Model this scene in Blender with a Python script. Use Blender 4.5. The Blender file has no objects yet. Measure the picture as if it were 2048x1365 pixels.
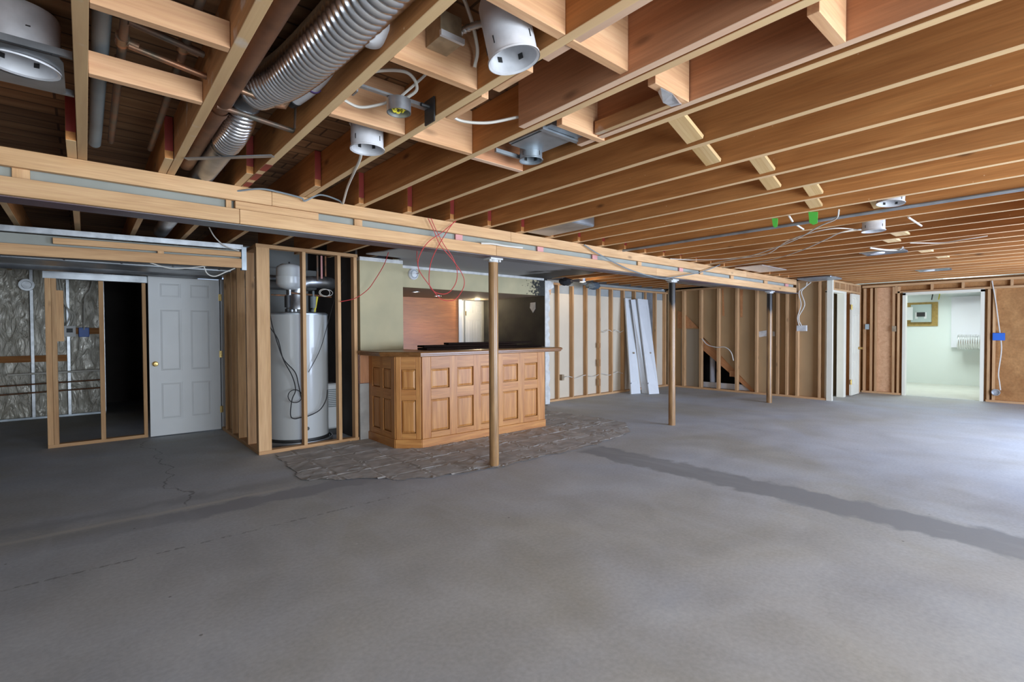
import bpy, math, random
from mathutils import Vector, Matrix, noise
random.seed(7)
S = bpy.context.scene
COL = S.collection
V = Vector
# ------------------------------------------------------------------ camera
H = 1.32
FPX = 991.86
YAW, PITCH, ROLL = math.radians(49.3026), math.radians(1.0813), math.radians(0.2408)
fw = V((math.cos(YAW)*math.cos(PITCH), math.sin(YAW)*math.cos(PITCH), -math.sin(PITCH)))
rt0 = V((math.sin(YAW), -math.cos(YAW), 0))
dn0 = fw.cross(rt0)
rt = rt0*math.cos(ROLL) + dn0*math.sin(ROLL)
dn = -rt0*math.sin(ROLL) + dn0*math.cos(ROLL)
cam_d = bpy.data.cameras.new('camera'); cam = bpy.data.objects.new('camera', cam_d); COL.objects.link(cam)
cam_d.sensor_width = 36; cam_d.lens = FPX/2048*36; cam_d.clip_start = 0.05
M = Matrix((( rt.x, -dn.x, -fw.x, 0), (rt.y, -dn.y, -fw.y, 0), (rt.z, -dn.z, -fw.z, H), (0, 0, 0, 1)))
cam.matrix_world = M
S.camera = cam
# ------------------------------------------------------------------ exposure, world, daylight
S.view_settings.view_transform = 'Standard'; S.view_settings.look = 'None'
S.view_settings.gamma = 1; S.view_settings.use_curve_mapping = False
S.view_settings.exposure = 0.0
w = bpy.data.worlds.new('sky'); S.world = w; w.use_nodes = True
bg = w.node_tree.nodes['Background']; bg.inputs[0].default_value = (0.55, 0.72, 1.0, 1); bg.inputs[1].default_value = 1.0
def area(name, loc, rot, sx, sy, power, color, spread=math.pi):
    l = bpy.data.lights.new(name, 'AREA'); l.shape = 'RECTANGLE'; l.size = sx; l.size_y = sy
    l.energy = power; l.color = color; l.spread = spread
    o = bpy.data.objects.new(name, l); COL.objects.link(o); o.location = loc; o.rotation_euler = rot
    return o
R90 = math.pi/2
WALL_BACK_Y = -3.2
PATIO_Y = -2.0
# daylight through the two glazed openings of the wall behind the camera (light faces +Y)
area('daylight_near', (2.1, WALL_BACK_Y-0.02, 1.0), (R90, 0, 0), 3.6, 1.7, 400, (0.80, 0.90, 1.0))
area('daylight_patio', (8.1, PATIO_Y-0.02, 1.0), (R90, 0, 0), 4.0, 1.8, 540, (0.61, 0.745, 1.0))
area('added_side_light', (-3.18, 0.0, 1.3), (R90, 0, -R90), 2.4, 1.3, 30, (0.86, 0.93, 1.0))  # small side light added out of view at the left

# ------------------------------------------------------------------ picture geometry: a pixel ray meets a plane
def ray(x, y): return rt*((x-1024)/FPX) + dn*((y-682.5)/FPX) + fw
O = V((0, 0, H))
def PX(x, y, X): d = ray(x, y); return O + d*(X/d.x)
def PY(x, y, Y): d = ray(x, y); return O + d*(Y/d.y)
def PZ(x, y, Z): d = ray(x, y); return O + d*((Z-H)/d.z)

# ------------------------------------------------------------------ materials
def newmat(name):
    m = bpy.data.materials.new(name); m.use_nodes = True
    nt = m.node_tree; b = nt.nodes['Principled BSDF']
    return m, nt, b
def N(nt, t, **k):
    n = nt.nodes.new(t)
    for a, v in k.items():
        if a.startswith('i_'): n.inputs[int(a[2:])].default_value = v
        else: setattr(n, a, v)
    return n
def ramp(nt, stops):
    r = nt.nodes.new('ShaderNodeValToRGB'); e = r.color_ramp.elements
    while len(e) < len(stops): e.new(0.5)
    for i, (p, c) in enumerate(stops): e[i].position = p; e[i].color = (c[0], c[1], c[2], 1)
    return r
def mix(nt, a, b, f, mode='MIX'):
    m = nt.nodes.new('ShaderNodeMix'); m.data_type = 'RGBA'; m.blend_type = mode
    L = nt.links
    for sock, v in ((6, a), (7, b), (0, f)):
        if hasattr(v, 'is_linked') or hasattr(v, 'links'): L.new(v, m.inputs[sock])
        elif sock == 0: m.inputs[0].default_value = v
        else: m.inputs[sock].default_value = (v[0], v[1], v[2], 1)
    return m.outputs[2]
def wood(name, lo, hi, knot=0.5, rough=0.75, vary=0.18, stretch=1.0, grainy=1.0, dust=None, under=None, flecks=0):
    m, nt, b = newmat(name); L = nt.links
    tc = N(nt, 'ShaderNodeTexCoord'); oi = N(nt, 'ShaderNodeObjectInfo')
    add = N(nt, 'ShaderNodeVectorMath', operation='ADD'); sc = N(nt, 'ShaderNodeVectorMath', operation='SCALE')
    comb = N(nt, 'ShaderNodeCombineXYZ'); L.new(oi.outputs['Random'], comb.inputs[0]); L.new(oi.outputs['Random'], comb.inputs[1]); L.new(oi.outputs['Random'], comb.inputs[2])
    L.new(comb.outputs[0], sc.inputs[0]); sc.inputs[3].default_value = 37.0
    L.new(tc.outputs['Object'], add.inputs[0]); L.new(sc.outputs[0], add.inputs[1])
    mp = N(nt, 'ShaderNodeMapping'); mp.inputs['Scale'].default_value = (0.9*stretch, 11*grainy, 11*grainy); L.new(add.outputs[0], mp.inputs[0])
    n1 = N(nt, 'ShaderNodeTexNoise'); n1.inputs['Scale'].default_value = 1.6; n1.inputs['Detail'].default_value = 5; n1.inputs['Distortion'].default_value = 0.6; L.new(mp.outputs[0], n1.inputs['Vector'])
    mp2 = N(nt, 'ShaderNodeMapping'); mp2.inputs['Scale'].default_value = (2.5*stretch, 60*grainy, 60*grainy); L.new(add.outputs[0], mp2.inputs[0])
    n2 = N(nt, 'ShaderNodeTexNoise'); n2.inputs['Scale'].default_value = 2.0; n2.inputs['Detail'].default_value = 3; L.new(mp2.outputs[0], n2.inputs['Vector'])
    r = ramp(nt, [(0.30, lo), (0.70, hi)]); L.new(n1.outputs[0], r.inputs[0])
    c = mix(nt, r.outputs[0], n2.outputs[0], 0.3, 'OVERLAY')
    # knots
    mp3 = N(nt, 'ShaderNodeMapping'); mp3.inputs['Scale'].default_value = (1.9, 5.2, 5.2); L.new(add.outputs[0], mp3.inputs[0])
    vo = N(nt, 'ShaderNodeTexVoronoi'); vo.inputs['Scale'].default_value = 1.0; L.new(mp3.outputs[0], vo.inputs['Vector'])
    kr = ramp(nt, [(0.035, (1, 1, 1)), (0.11, (0, 0, 0))]); L.new(vo.outputs['Distance'], kr.inputs[0])
    mk = N(nt, 'ShaderNodeMath', operation='MULTIPLY'); L.new(kr.outputs[0], mk.inputs[0]); mk.inputs[1].default_value = knot
    c = mix(nt, c, tuple(v*0.25 for v in lo), mk.outputs[0])
    if under:   # undersides paler: floor bounce painted into the colour, plus some drywall dust
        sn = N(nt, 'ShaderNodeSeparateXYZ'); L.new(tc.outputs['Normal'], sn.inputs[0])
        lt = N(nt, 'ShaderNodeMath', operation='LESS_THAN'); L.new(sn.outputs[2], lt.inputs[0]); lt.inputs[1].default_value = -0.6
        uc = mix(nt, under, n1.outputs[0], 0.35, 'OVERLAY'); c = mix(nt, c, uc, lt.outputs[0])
    if flecks:
        vf = N(nt, 'ShaderNodeTexVoronoi'); vf.inputs['Scale'].default_value = 16; L.new(add.outputs[0], vf.inputs['Vector'])
        vr = ramp(nt, [(0.045, (1, 1, 1)), (0.07, (0, 0, 0))]); L.new(vf.outputs['Distance'], vr.inputs[0])
        ng = N(nt, 'ShaderNodeTexNoise'); ng.inputs['Scale'].default_value = 1.6; L.new(add.outputs[0], ng.inputs['Vector'])
        gr = ramp(nt, [(0.5, (0, 0, 0)), (0.62, (1, 1, 1))]); L.new(ng.outputs[0], gr.inputs[0])
        mf = N(nt, 'ShaderNodeMath', operation='MULTIPLY'); L.new(vr.outputs[0], mf.inputs[0]); L.new(gr.outputs[0], mf.inputs[1])
        c = mix(nt, c, (0.72, 0.50, 0.30), mf.outputs[0])
    if dust:
        nd = N(nt, 'ShaderNodeTexNoise'); nd.inputs['Scale'].default_value = 9; nd.inputs['Detail'].default_value = 6; L.new(add.outputs[0], nd.inputs['Vector'])
        dr = ramp(nt, [(0.60, (0, 0, 0)), (0.75, (0.6, 0.6, 0.6))]); L.new(nd.outputs[0], dr.inputs[0])
        c = mix(nt, c, dust, dr.outputs[0])
    hv = N(nt, 'ShaderNodeHueSaturation')
    mr = N(nt, 'ShaderNodeMapRange'); mr.inputs[3].default_value = 1-vary; mr.inputs[4].default_value = 1+vary
    L.new(oi.outputs['Random'], mr.inputs[0]); L.new(mr.outputs[0], hv.inputs['Value']); L.new(c, hv.inputs['Color'])
    L.new(hv.outputs[0], b.inputs['Base Color']); b.inputs['Roughness'].default_value = rough
    bp = N(nt, 'ShaderNodeBump'); bp.inputs['Strength'].default_value = 0.15; bp.inputs['Distance'].default_value = 0.002
    L.new(n2.outputs[0], bp.inputs['Height']); L.new(bp.outputs[0], b.inputs['Normal'])
    return m
def plain(name, col, rough=0.6, metal=0.0, var=0.0, scale=8.0, col2=None, bump=0.0, lo=0.4, hi=0.65, coat=0):
    m, nt, b = newmat(name); L = nt.links
    b.inputs['Base Color'].default_value = (*col, 1); b.inputs['Roughness'].default_value = rough; b.inputs['Metallic'].default_value = metal
    if coat: b.inputs['Coat Weight'].default_value = coat
    tc = N(nt, 'ShaderNodeTexCoord'); n = N(nt, 'ShaderNodeTexNoise'); n.inputs['Scale'].default_value = scale; n.inputs['Detail'].default_value = 6
    L.new(tc.outputs['Object'], n.inputs['Vector'])
    if col2 is None: col2 = tuple(v*(1-var) for v in col)
    if var or col2 != col:
        r = ramp(nt, [(lo, col), (hi, col2)]); L.new(n.outputs[0], r.inputs[0]); L.new(r.outputs[0], b.inputs['Base Color'])
    if bump:
        bp = N(nt, 'ShaderNodeBump'); bp.inputs['Strength'].default_value = bump; bp.inputs['Distance'].default_value = 0.01
        L.new(n.outputs[0], bp.inputs['Height']); L.new(bp.outputs[0], b.inputs['Normal'])
    return m
W_JOIST = wood('joist_wood', (0.36, 0.135, 0.032), (0.50, 0.215, 0.062), 0.75, vary=0.10, under=(0.66, 0.44, 0.23), flecks=1)  # darker sides, paler undersides: bay shade and floor bounce put into the colour
W_OLD = wood('joist_wood_dusty', (0.36, 0.15, 0.05), (0.48, 0.23, 0.085), 0.7, vary=0.10, dust=(0.55, 0.52, 0.48), under=(0.56, 0.36, 0.18))
W_PALE = wood('fresh_pine', (0.56, 0.30, 0.145), (0.70, 0.41, 0.225), 0.5, vary=0.08)
W_STUD = wood('stud_pine', (0.46, 0.25, 0.11), (0.62, 0.37, 0.18), 0.6, vary=0.12)
W_PLATE = wood('plate_pine', (0.52, 0.30, 0.135), (0.66, 0.41, 0.21), 0.6, vary=0.06)
W_SISTER = wood('pink_pine', (0.44, 0.19, 0.085), (0.54, 0.26, 0.13), 0.6, vary=0.06, under=(0.66, 0.44, 0.30))
W_BRACE = wood('bracing_pine', (0.60, 0.38, 0.16), (0.74, 0.52, 0.27), 0.6, vary=0.06, grainy=1.6)
W_DARK = wood('subfloor_wood', (0.20, 0.10, 0.045), (0.32, 0.17, 0.08), 0.3, vary=0.1)
def subfloor_mat():
    m, nt, b = newmat('subfloor_planks'); L = nt.links
    tc = N(nt, 'ShaderNodeTexCoord'); mp = N(nt, 'ShaderNodeMapping'); mp.inputs['Scale'].default_value = (1, 9, 1); L.new(tc.outputs['Object'], mp.inputs[0])
    n = N(nt, 'ShaderNodeTexNoise'); n.inputs['Scale'].default_value = 1.5; n.inputs['Detail'].default_value = 6; L.new(mp.outputs[0], n.inputs['Vector'])
    r = ramp(nt, [(0.3, (0.16, 0.075, 0.03)), (0.7, (0.36, 0.19, 0.085))]); L.new(n.outputs[0], r.inputs[0])
    br = N(nt, 'ShaderNodeTexBrick'); br.inputs['Scale'].default_value = 1; br.inputs['Brick Width'].default_value = 2.4; br.inputs['Row Height'].default_value = 0.13; br.inputs['Mortar Size'].default_value = 0.006
    br.inputs['Color1'].default_value = (1, 1, 1, 1); br.inputs['Color2'].default_value = (0.7, 0.7, 0.7, 1); br.inputs['Mortar'].default_value = (0.1, 0.1, 0.1, 1); L.new(tc.outputs['Object'], br.inputs['Vector'])
    c = mix(nt, r.outputs[0], br.outputs[0], 0.8, 'MULTIPLY'); L.new(c, b.inputs['Base Color']); b.inputs['Roughness'].default_value = 0.85
    return m
M_SUB = subfloor_mat()
W_OAK = wood('oak', (0.37, 0.135, 0.03), (0.58, 0.27, 0.075), 0.0, rough=0.42, vary=0.04, stretch=1.2, grainy=1.3)
W_OAKTOP = wood('oak_counter', (0.20, 0.085, 0.025), (0.30, 0.14, 0.05), 0.0, rough=0.3, vary=0.0, stretch=1.6)
W_BLACK = wood('dark_plank', (0.010, 0.006, 0.005), (0.022, 0.012, 0.009), 0.0, rough=0.6, vary=0.1)
W_STAIR = wood('stair_stringer_wood', (0.50, 0.22, 0.09), (0.62, 0.31, 0.13), 0.4, vary=0.05)
W_PLY = wood('plywood', (0.31, 0.135, 0.038), (0.45, 0.225, 0.075), 0.35, vary=0.05, stretch=0.5, grainy=0.25)
W_PANEL = wood('orange_paneling', (0.40, 0.13, 0.03), (0.54, 0.20, 0.05), 0.0, rough=0.35, vary=0.0, grainy=0.4)
for n_ in W_BLACK.node_tree.nodes:
    if n_.type == 'BSDF_PRINCIPLED': n_.inputs['Specular IOR Level'].default_value = 0.08; n_.inputs['Roughness'].default_value = 0.9
M_CREAM = plain('cream_door_paint', (0.80, 0.76, 0.62), 0.5, 0, 0.04, 3)
M_GALV = plain('galvanised_steel', (0.62, 0.65, 0.68), 0.38, 0.9, 0.25, 14)
M_FOIL = plain('aluminium_foil', (0.85, 0.86, 0.88), 0.28, 0.75, 0.1, 30, bump=0.3)
M_FLEX = plain('flexible_duct_foil', (0.80, 0.81, 0.83), 0.25, 1.0, 0.1, 5)
M_TRACK = plain('steel_track', (0.45, 0.50, 0.54), 0.45, 0.75, 0.3, 5)
M_DUCT = plain('dull_duct_metal', (0.42, 0.44, 0.46), 0.4, 0.8, 0.5, 3)
M_RUST = plain('brown_pipe', (0.19, 0.085, 0.045), 0.45, 0.2, 0.45, 7)
M_COPPER = plain('copper', (0.42, 0.19, 0.10), 0.42, 0.7, 0.6, 12, col2=(0.16, 0.13, 0.09))
M_DULLCU = plain('tarnished_copper', (0.20, 0.11, 0.07), 0.5, 0.5, 0.6, 12, col2=(0.12, 0.11, 0.09))
M_GREY = plain('grey_plastic_pipe', (0.20, 0.235, 0.25), 0.5, 0, 0.2, 4)
M_WHITE = plain('white_paint', (0.70, 0.71, 0.71), 0.45, 0, 0.04, 3)
M_CAN = plain('white_enamel', (0.72, 0.72, 0.74), 0.4, 0.1, 0.25, 9)
M_PVC = plain('white_pvc', (0.74, 0.74, 0.76), 0.35)
M_PURPLE = plain('purple_primer', (0.10, 0.05, 0.22), 0.5)
M_RED = plain('red_paint', (0.30, 0.03, 0.02), 0.6, 0, 0.3, 5)
M_PINK = plain('pink_sealer', (0.62, 0.30, 0.28), 0.7)
M_DRY = plain('grey_green_drywall', (0.34, 0.345, 0.30), 0.9, 0, 0.12, 3)
M_DRYB = plain('grey_blue_drywall', (0.36, 0.375, 0.36), 0.9, 0, 0.15, 3)
M_PRIMER = plain('steel_primer', (0.13, 0.085, 0.10), 0.5, 0.0, 0, 0.8, col2=(0.20, 0.21, 0.22), lo=0.45, hi=0.55)
M_OLIVE = plain('olive_wall_paint', (0.50, 0.43, 0.26), 0.8, 0, 0, 2, col2=(0.42, 0.37, 0.23))
M_BLACKR = plain('black_rubber', (0.015, 0.015, 0.016), 0.45)
M_BLACK = plain('black_iron', (0.025, 0.025, 0.025), 0.5)
M_TANK = plain('heater_enamel', (0.50, 0.52, 0.52), 0.28, 0.0, 0.03, 2, coat=0.3)
M_XTANK = plain('expansion_tank_enamel', (0.55, 0.57, 0.57), 0.3)
M_BRASS = plain('brass', (0.75, 0.55, 0.22), 0.25, 1.0)
M_PANEL = plain('beige_board', (0.68, 0.58, 0.44), 0.85, 0, 0.06, 2)
M_TAN = plain('tan_paper_board', (0.50, 0.335, 0.17), 0.85, 0, 0.12, 1.5)
M_GYP = plain('white_gypsum', (0.72, 0.71, 0.68), 0.9, 0, 0.2, 10)
M_CABLE = plain('white_cable', (0.68, 0.65, 0.58), 0.5)
M_WIRE = plain('red_wire', (0.50, 0.05, 0.05), 0.45)
M_GREEN = plain('green_plastic', (0.10, 0.55, 0.08), 0.4)
M_BLUE = plain('blue_plastic', (0.03, 0.14, 0.55), 0.4)
M_BOX = plain('tan_steel_box', (0.40, 0.31, 0.20), 0.5, 0.2, 0.3, 20)
M_YEL = plain('yellow_wire', (0.70, 0.60, 0.05), 0.5)
M_CEIL = plain('smoked_ceiling_paint', (0.40, 0.41, 0.42), 0.8, 0, 0, 1.2, col2=(0.33, 0.34, 0.35))
M_MINT = plain('pale_mint_wall', (0.80, 0.86, 0.83), 0.8)
M_FARWHITE = plain('white_duct_wrap', (0.80, 0.80, 0.86), 0.6)
M_BREAKER = plain('grey_panel_steel', (0.42, 0.50, 0.48), 0.5)
M_OSB = wood('panel_backing_board', (0.42, 0.27, 0.08), (0.56, 0.38, 0.12), 0.2)
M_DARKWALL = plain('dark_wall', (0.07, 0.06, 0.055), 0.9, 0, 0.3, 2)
M_CLOSET = plain('closet_wall', (0.42, 0.44, 0.45), 0.85)
M_BLOCKW = plain('grey_plywood', (0.40, 0.38, 0.35), 0.8, 0, 0.25, 5)
M_CHAR = plain('charred_lump', (0.02, 0.02, 0.022), 0.9, 0, 0, 20, bump=0.8)
M_INSUL = plain('blue_grey_insulation', (0.10, 0.13, 0.16), 1.0, 0, 0.3, 20, bump=0.8)
def emit(name, col, s):
    m, nt, b = newmat(name); b.inputs['Emission Color'].default_value = (*col, 1); b.inputs['Emission Strength'].default_value = s
    b.inputs['Base Color'].default_value = (0.9, 0.9, 0.85, 1); return m
M_BULB = emit('lit_bulb', (1.0, 0.86, 0.62), 14)
# sooty wall: soot with its own shape, one light smear
def sooty():
    m, nt, b = newmat('sooty_wall'); L = nt.links
    tc = N(nt, 'ShaderNodeTexCoord'); n = N(nt, 'ShaderNodeTexNoise'); n.inputs['Scale'].default_value = 2.2; n.inputs['Detail'].default_value = 6
    L.new(tc.outputs['Object'], n.inputs['Vector'])
    r = ramp(nt, [(0.4, (0.015, 0.014, 0.012)), (0.75, (0.06, 0.055, 0.04))]); L.new(n.outputs[0], r.inputs[0])
    L.new(r.outputs[0], b.inputs['Base Color']); b.inputs['Roughness'].default_value = 0.7; return m
M_SOOT = sooty()
# soffit band: olive paint, black mould speckles towards its charred end (object X grows that way)
def band_mat():
    m, nt, b = newmat('olive_paint_with_mould'); L = nt.links
    tc = N(nt, 'ShaderNodeTexCoord'); sx = N(nt, 'ShaderNodeSeparateXYZ'); L.new(tc.outputs['Object'], sx.inputs[0])
    n = N(nt, 'ShaderNodeTexNoise'); n.inputs['Scale'].default_value = 26; n.inputs['Detail'].default_value = 8; L.new(tc.outputs['Object'], n.inputs['Vector'])
    mr = N(nt, 'ShaderNodeMapRange'); mr.inputs[1].default_value = 0.7; mr.inputs[2].default_value = 1.5; mr.inputs[3].default_value = -0.35; mr.inputs[4].default_value = 0.30
    L.new(sx.outputs[0], mr.inputs[0]); a = N(nt, 'ShaderNodeMath', operation='ADD'); L.new(n.outputs[0], a.inputs[0]); L.new(mr.outputs[0], a.inputs[1])
    r = ramp(nt, [(0.60, (0, 0, 0)), (0.68, (1, 1, 1))]); L.new(a.outputs[0], r.inputs[0])
    n2 = N(nt, 'ShaderNodeTexNoise'); n2.inputs['Scale'].default_value = 3; L.new(tc.outputs['Object'], n2.inputs['Vector'])
    c0 = ramp(nt, [(0.35, (0.50, 0.43, 0.26)), (0.7, (0.42, 0.37, 0.23))]); L.new(n2.outputs[0], c0.inputs[0])
    c = mix(nt, c0.outputs[0], (0.03, 0.03, 0.025), r.outputs[0]); L.new(c, b.inputs['Base Color']); b.inputs['Roughness'].default_value = 0.85
    return m
M_BAND = band_mat()
def ceil_mat():
    m, nt, b = newmat('burnt_ceiling_paint'); L = nt.links
    tc = N(nt, 'ShaderNodeTexCoord'); sx = N(nt, 'ShaderNodeSeparateXYZ'); L.new(tc.outputs['Object'], sx.inputs[0])
    n = N(nt, 'ShaderNodeTexNoise'); n.inputs['Scale'].default_value = 2.5; n.inputs['Detail'].default_value = 6; L.new(tc.outputs['Object'], n.inputs['Vector'])
    mr = N(nt, 'ShaderNodeMapRange'); mr.inputs[1].default_value = 0.6; mr.inputs[2].default_value = 1.5; mr.inputs[3].default_value = -0.3; mr.inputs[4].default_value = 0.4
    L.new(sx.outputs[0], mr.inputs[0]); a = N(nt, 'ShaderNodeMath', operation='ADD'); L.new(n.outputs[0], a.inputs[0]); L.new(mr.outputs[0], a.inputs[1])
    r = ramp(nt, [(0.42, (0.42, 0.43, 0.44)), (0.62, (0.025, 0.023, 0.02))]); L.new(a.outputs[0], r.inputs[0])
    L.new(r.outputs[0], b.inputs['Base Color']); b.inputs['Roughness'].default_value = 0.7
    return m
M_BURNT = ceil_mat()
def insul_mat():
    m, nt, b = newmat('foil_faced_insulation'); L = nt.links
    tc = N(nt, 'ShaderNodeTexCoord'); mp = N(nt, 'ShaderNodeMapping'); mp.inputs['Scale'].default_value = (3, 3, 1.1); mp.inputs['Rotation'].default_value = (0, 0.5, 0)
    L.new(tc.outputs['Object'], mp.inputs[0])
    n = N(nt, 'ShaderNodeTexNoise'); n.inputs['Scale'].default_value = 3.2; n.inputs['Detail'].default_value = 7; n.inputs['Distortion'].default_value = 1.4; L.new(mp.outputs[0], n.inputs['Vector'])
    r = ramp(nt, [(0.35, (0.36, 0.33, 0.26)), (0.7, (0.55, 0.52, 0.44))]); L.new(n.outputs[0], r.inputs[0]); L.new(r.outputs[0], b.inputs['Base Color'])
    b.inputs['Roughness'].default_value = 0.3; b.inputs['Metallic'].default_value = 0.15; b.inputs['Coat Weight'].default_value = 0.8
    bp = N(nt, 'ShaderNodeBump'); bp.inputs['Strength'].default_value = 0.8; bp.inputs['Distance'].default_value = 0.05
    L.new(n.outputs[0], bp.inputs['Height']); L.new(bp.outputs[0], b.inputs['Normal']); L.new(bp.outputs[0], b.inputs['Coat Normal'])
    return m
M_INSFOIL = insul_mat()

def floor_mat():
    m, nt, b = newmat('worn_concrete'); L = nt.links
    tc = N(nt, 'ShaderNodeTexCoord'); P = tc.outputs['Object']
    sx = N(nt, 'ShaderNodeSeparateXYZ'); L.new(P, sx.inputs[0])
    def noi(scale, det=6, dist=0, stretch=None):
        n = N(nt, 'ShaderNodeTexNoise'); n.inputs['Scale'].default_value = scale; n.inputs['Detail'].default_value = det; n.inputs['Distortion'].default_value = dist
        if stretch:
            mp = N(nt, 'ShaderNodeMapping'); mp.inputs['Scale'].default_value = stretch; L.new(P, mp.inputs[0]); L.new(mp.outputs[0], n.inputs['Vector'])
        else: L.new(P, n.inputs['Vector'])
        return n.outputs[0]
    def math_(op, a, bb, c=None):
        n = N(nt, 'ShaderNodeMath', operation=op)
        for i, v in enumerate((a, bb, c)):
            if v is None: continue
            if isinstance(v, (int, float)): n.inputs[i].default_value = v
            else: L.new(v, n.inputs[i])
        return n.outputs[0]
    big = noi(0.55, 5, 0.8); mid = noi(2.3, 7, 0.5); fine = noi(45, 4)
    base = ramp(nt, [(0.33, (0.42, 0.42, 0.385)), (0.5, (0.455, 0.475, 0.49)), (0.68, (0.475, 0.52, 0.58))]); L.new(big, base.inputs[0])
    c = mix(nt, base.outputs[0], mid, 0.24, 'OVERLAY')
    c = mix(nt, c, fine, 0.2, 'OVERLAY')
    # pinkish clean zone where the carpet glue never was
    edge = noi(6, 6); edn = math_('MULTIPLY_ADD', edge, 0.30, -0.15)
    def band(coord, c0, half, soft=0.02):
        d = math_('ABSOLUTE', math_('ADD', math_('SUBTRACT', coord, c0), edn), 0)
        mr = N(nt, 'ShaderNodeMapRange'); mr.inputs[1].default_value = half-soft; mr.inputs[2].default_value = half+soft; mr.inputs[3].default_value = 1; mr.inputs[4].default_value = 0
        L.new(d, mr.inputs[0]); return mr.outputs[0]
    def step(coord, t, soft=0.05):   # 1 below t
        mr = N(nt, 'ShaderNodeMapRange'); mr.inputs[1].default_value = t-soft; mr.inputs[2].default_value = t+soft; mr.inputs[3].default_value = 1; mr.inputs[4].default_value = 0
        L.new(coord, mr.inputs[0]); return mr.outputs[0]
    X, Y = sx.outputs[0], sx.outputs[1]
    b1 = math_('MULTIPLY', band(X, 4.28, 0.21, 0.03), step(Y, 3.65))
    b2 = math_('MULTIPLY', math_('MULTIPLY', band(Y, 4.24, 0.13, 0.03), step(X, 2.3, 0.3)), math_('SUBTRACT', 1.0, step(X, 0.1, 0.6)))
    b3 = math_('MULTIPLY', band(Y, 4.66, 0.07, 0.06), step(X, 1.5, 0.3))
    b4 = math_('MULTIPLY', band(Y, 4.05, 0.22, 0.12), math_('MULTIPLY', step(X, 2.9, 0.3), math_('SUBTRACT', 1.0, step(X, 1.6, 0.3))))
    c = mix(nt, c, (0.27, 0.285, 0.30), math_('MULTIPLY', b1, 0.9))
    c = mix(nt, c, (0.30, 0.31, 0.335), math_('MULTIPLY', b2, 0.85))
    c = mix(nt, c, (0.32, 0.33, 0.35), math_('MULTIPLY', b3, 0.6))
    c = mix(nt, c, (0.32, 0.33, 0.35), math_('MULTIPLY', b4, 0.6))
    # thin pale ridge left by the old partition
    d = math_('ABSOLUTE', math_('ADD', math_('SUBTRACT', Y, 4.425), math_('MULTIPLY', edn, 0.15)), 0); mr = N(nt, 'ShaderNodeMapRange'); mr.inputs[1].default_value = 0.012; mr.inputs[2].default_value = 0.045; mr.inputs[3].default_value = 0.7; mr.inputs[4].default_value = 0
    L.new(d, mr.inputs[0]); c = mix(nt, c, (0.58, 0.565, 0.52), math_('MULTIPLY', mr.outputs[0], step(X, 1.3, 0.15)))
    # row of pits
    pn = noi(23, 6, 1.0); d = math_('ABSOLUTE', math_('SUBTRACT', Y, 3.62), 0); mr = N(nt, 'ShaderNodeMapRange'); mr.inputs[1].default_value = 0.008; mr.inputs[2].default_value = 0.03; mr.inputs[3].default_value = 0.32; mr.inputs[4].default_value = -0.3
    L.new(d, mr.inputs[0]); pit = ramp(nt, [(0.80, (0, 0, 0)), (0.86, (1, 1, 1))]); L.new(math_('ADD', pn, mr.outputs[0]), pit.inputs[0])
    c = mix(nt, c, (0.14, 0.135, 0.13), math_('MULTIPLY', pit.outputs[0], math_('MULTIPLY', step(X, 2.0, 0.2), 0.55)))
    # hairline cracks from the white door
    cn = noi(1.6, 6); d = math_('ABSOLUTE', math_('ADD', math_('SUBTRACT', X, 0.56), math_('MULTIPLY_ADD', cn, 0.9, -0.45)), 0); mr = N(nt, 'ShaderNodeMapRange'); mr.inputs[1].default_value = 0.004; mr.inputs[2].default_value = 0.012; mr.inputs[3].default_value = 0.6; mr.inputs[4].default_value = 0
    L.new(d, mr.inputs[0]); c = mix(nt, c, (0.13, 0.125, 0.12), math_('MULTIPLY', mr.outputs[0], math_('MULTIPLY', step(Y, 7.6), math_('SUBTRACT', 1.0, step(Y, 4.5)))))
    # paint flecks
    vo = N(nt, 'ShaderNodeTexVoronoi'); vo.inputs['Scale'].default_value = 2.1; L.new(P, vo.inputs['Vector'])
    fr = ramp(nt, [(0.018, (1, 1, 1)), (0.030, (0, 0, 0))]); L.new(vo.outputs['Distance'], fr.inputs[0]); c = mix(nt, c, (0.7, 0.7, 0.68), math_('MULTIPLY', fr.outputs[0], 0.5))
    vo2 = N(nt, 'ShaderNodeTexVoronoi'); vo2.inputs['Scale'].default_value = 3.7; L.new(P, vo2.inputs['Vector'])
    fr2 = ramp(nt, [(0.022, (1, 1, 1)), (0.034, (0, 0, 0))]); L.new(vo2.outputs['Distance'], fr2.inputs[0]); c = mix(nt, c, (0.10, 0.095, 0.09), math_('MULTIPLY', fr2.outputs[0], 0.7))
    # smears of trowel
    sm = noi(1.1, 5, 1.5, (3.0, 0.7, 1)); sr = ramp(nt, [(0.55, (0, 0, 0)), (0.75, (1, 1, 1))]); L.new(sm, sr.inputs[0])
    c = mix(nt, c, (0.55, 0.59, 0.63), math_('MULTIPLY', sr.outputs[0], 0.25))
    L.new(c, b.inputs['Base Color'])
    rr = ramp(nt, [(0.3, (0.62, 0.62, 0.62)), (0.7, (0.8, 0.8, 0.8))]); L.new(mid, rr.inputs[0]); L.new(rr.outputs[0], b.inputs['Roughness'])
    bp = N(nt, 'ShaderNodeBump'); bp.inputs['Strength'].default_value = 0.12; bp.inputs['Distance'].default_value = 0.01
    L.new(mid, bp.inputs['Height']); L.new(bp.outputs[0], b.inputs['Normal'])
    return m
M_FLOOR = floor_mat()
M_MORTAR = plain('old_mortar', (0.50, 0.485, 0.46), 0.9, 0, 0, 5, col2=(0.33, 0.315, 0.295), bump=0.2, lo=0.35, hi=0.7)

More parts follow.
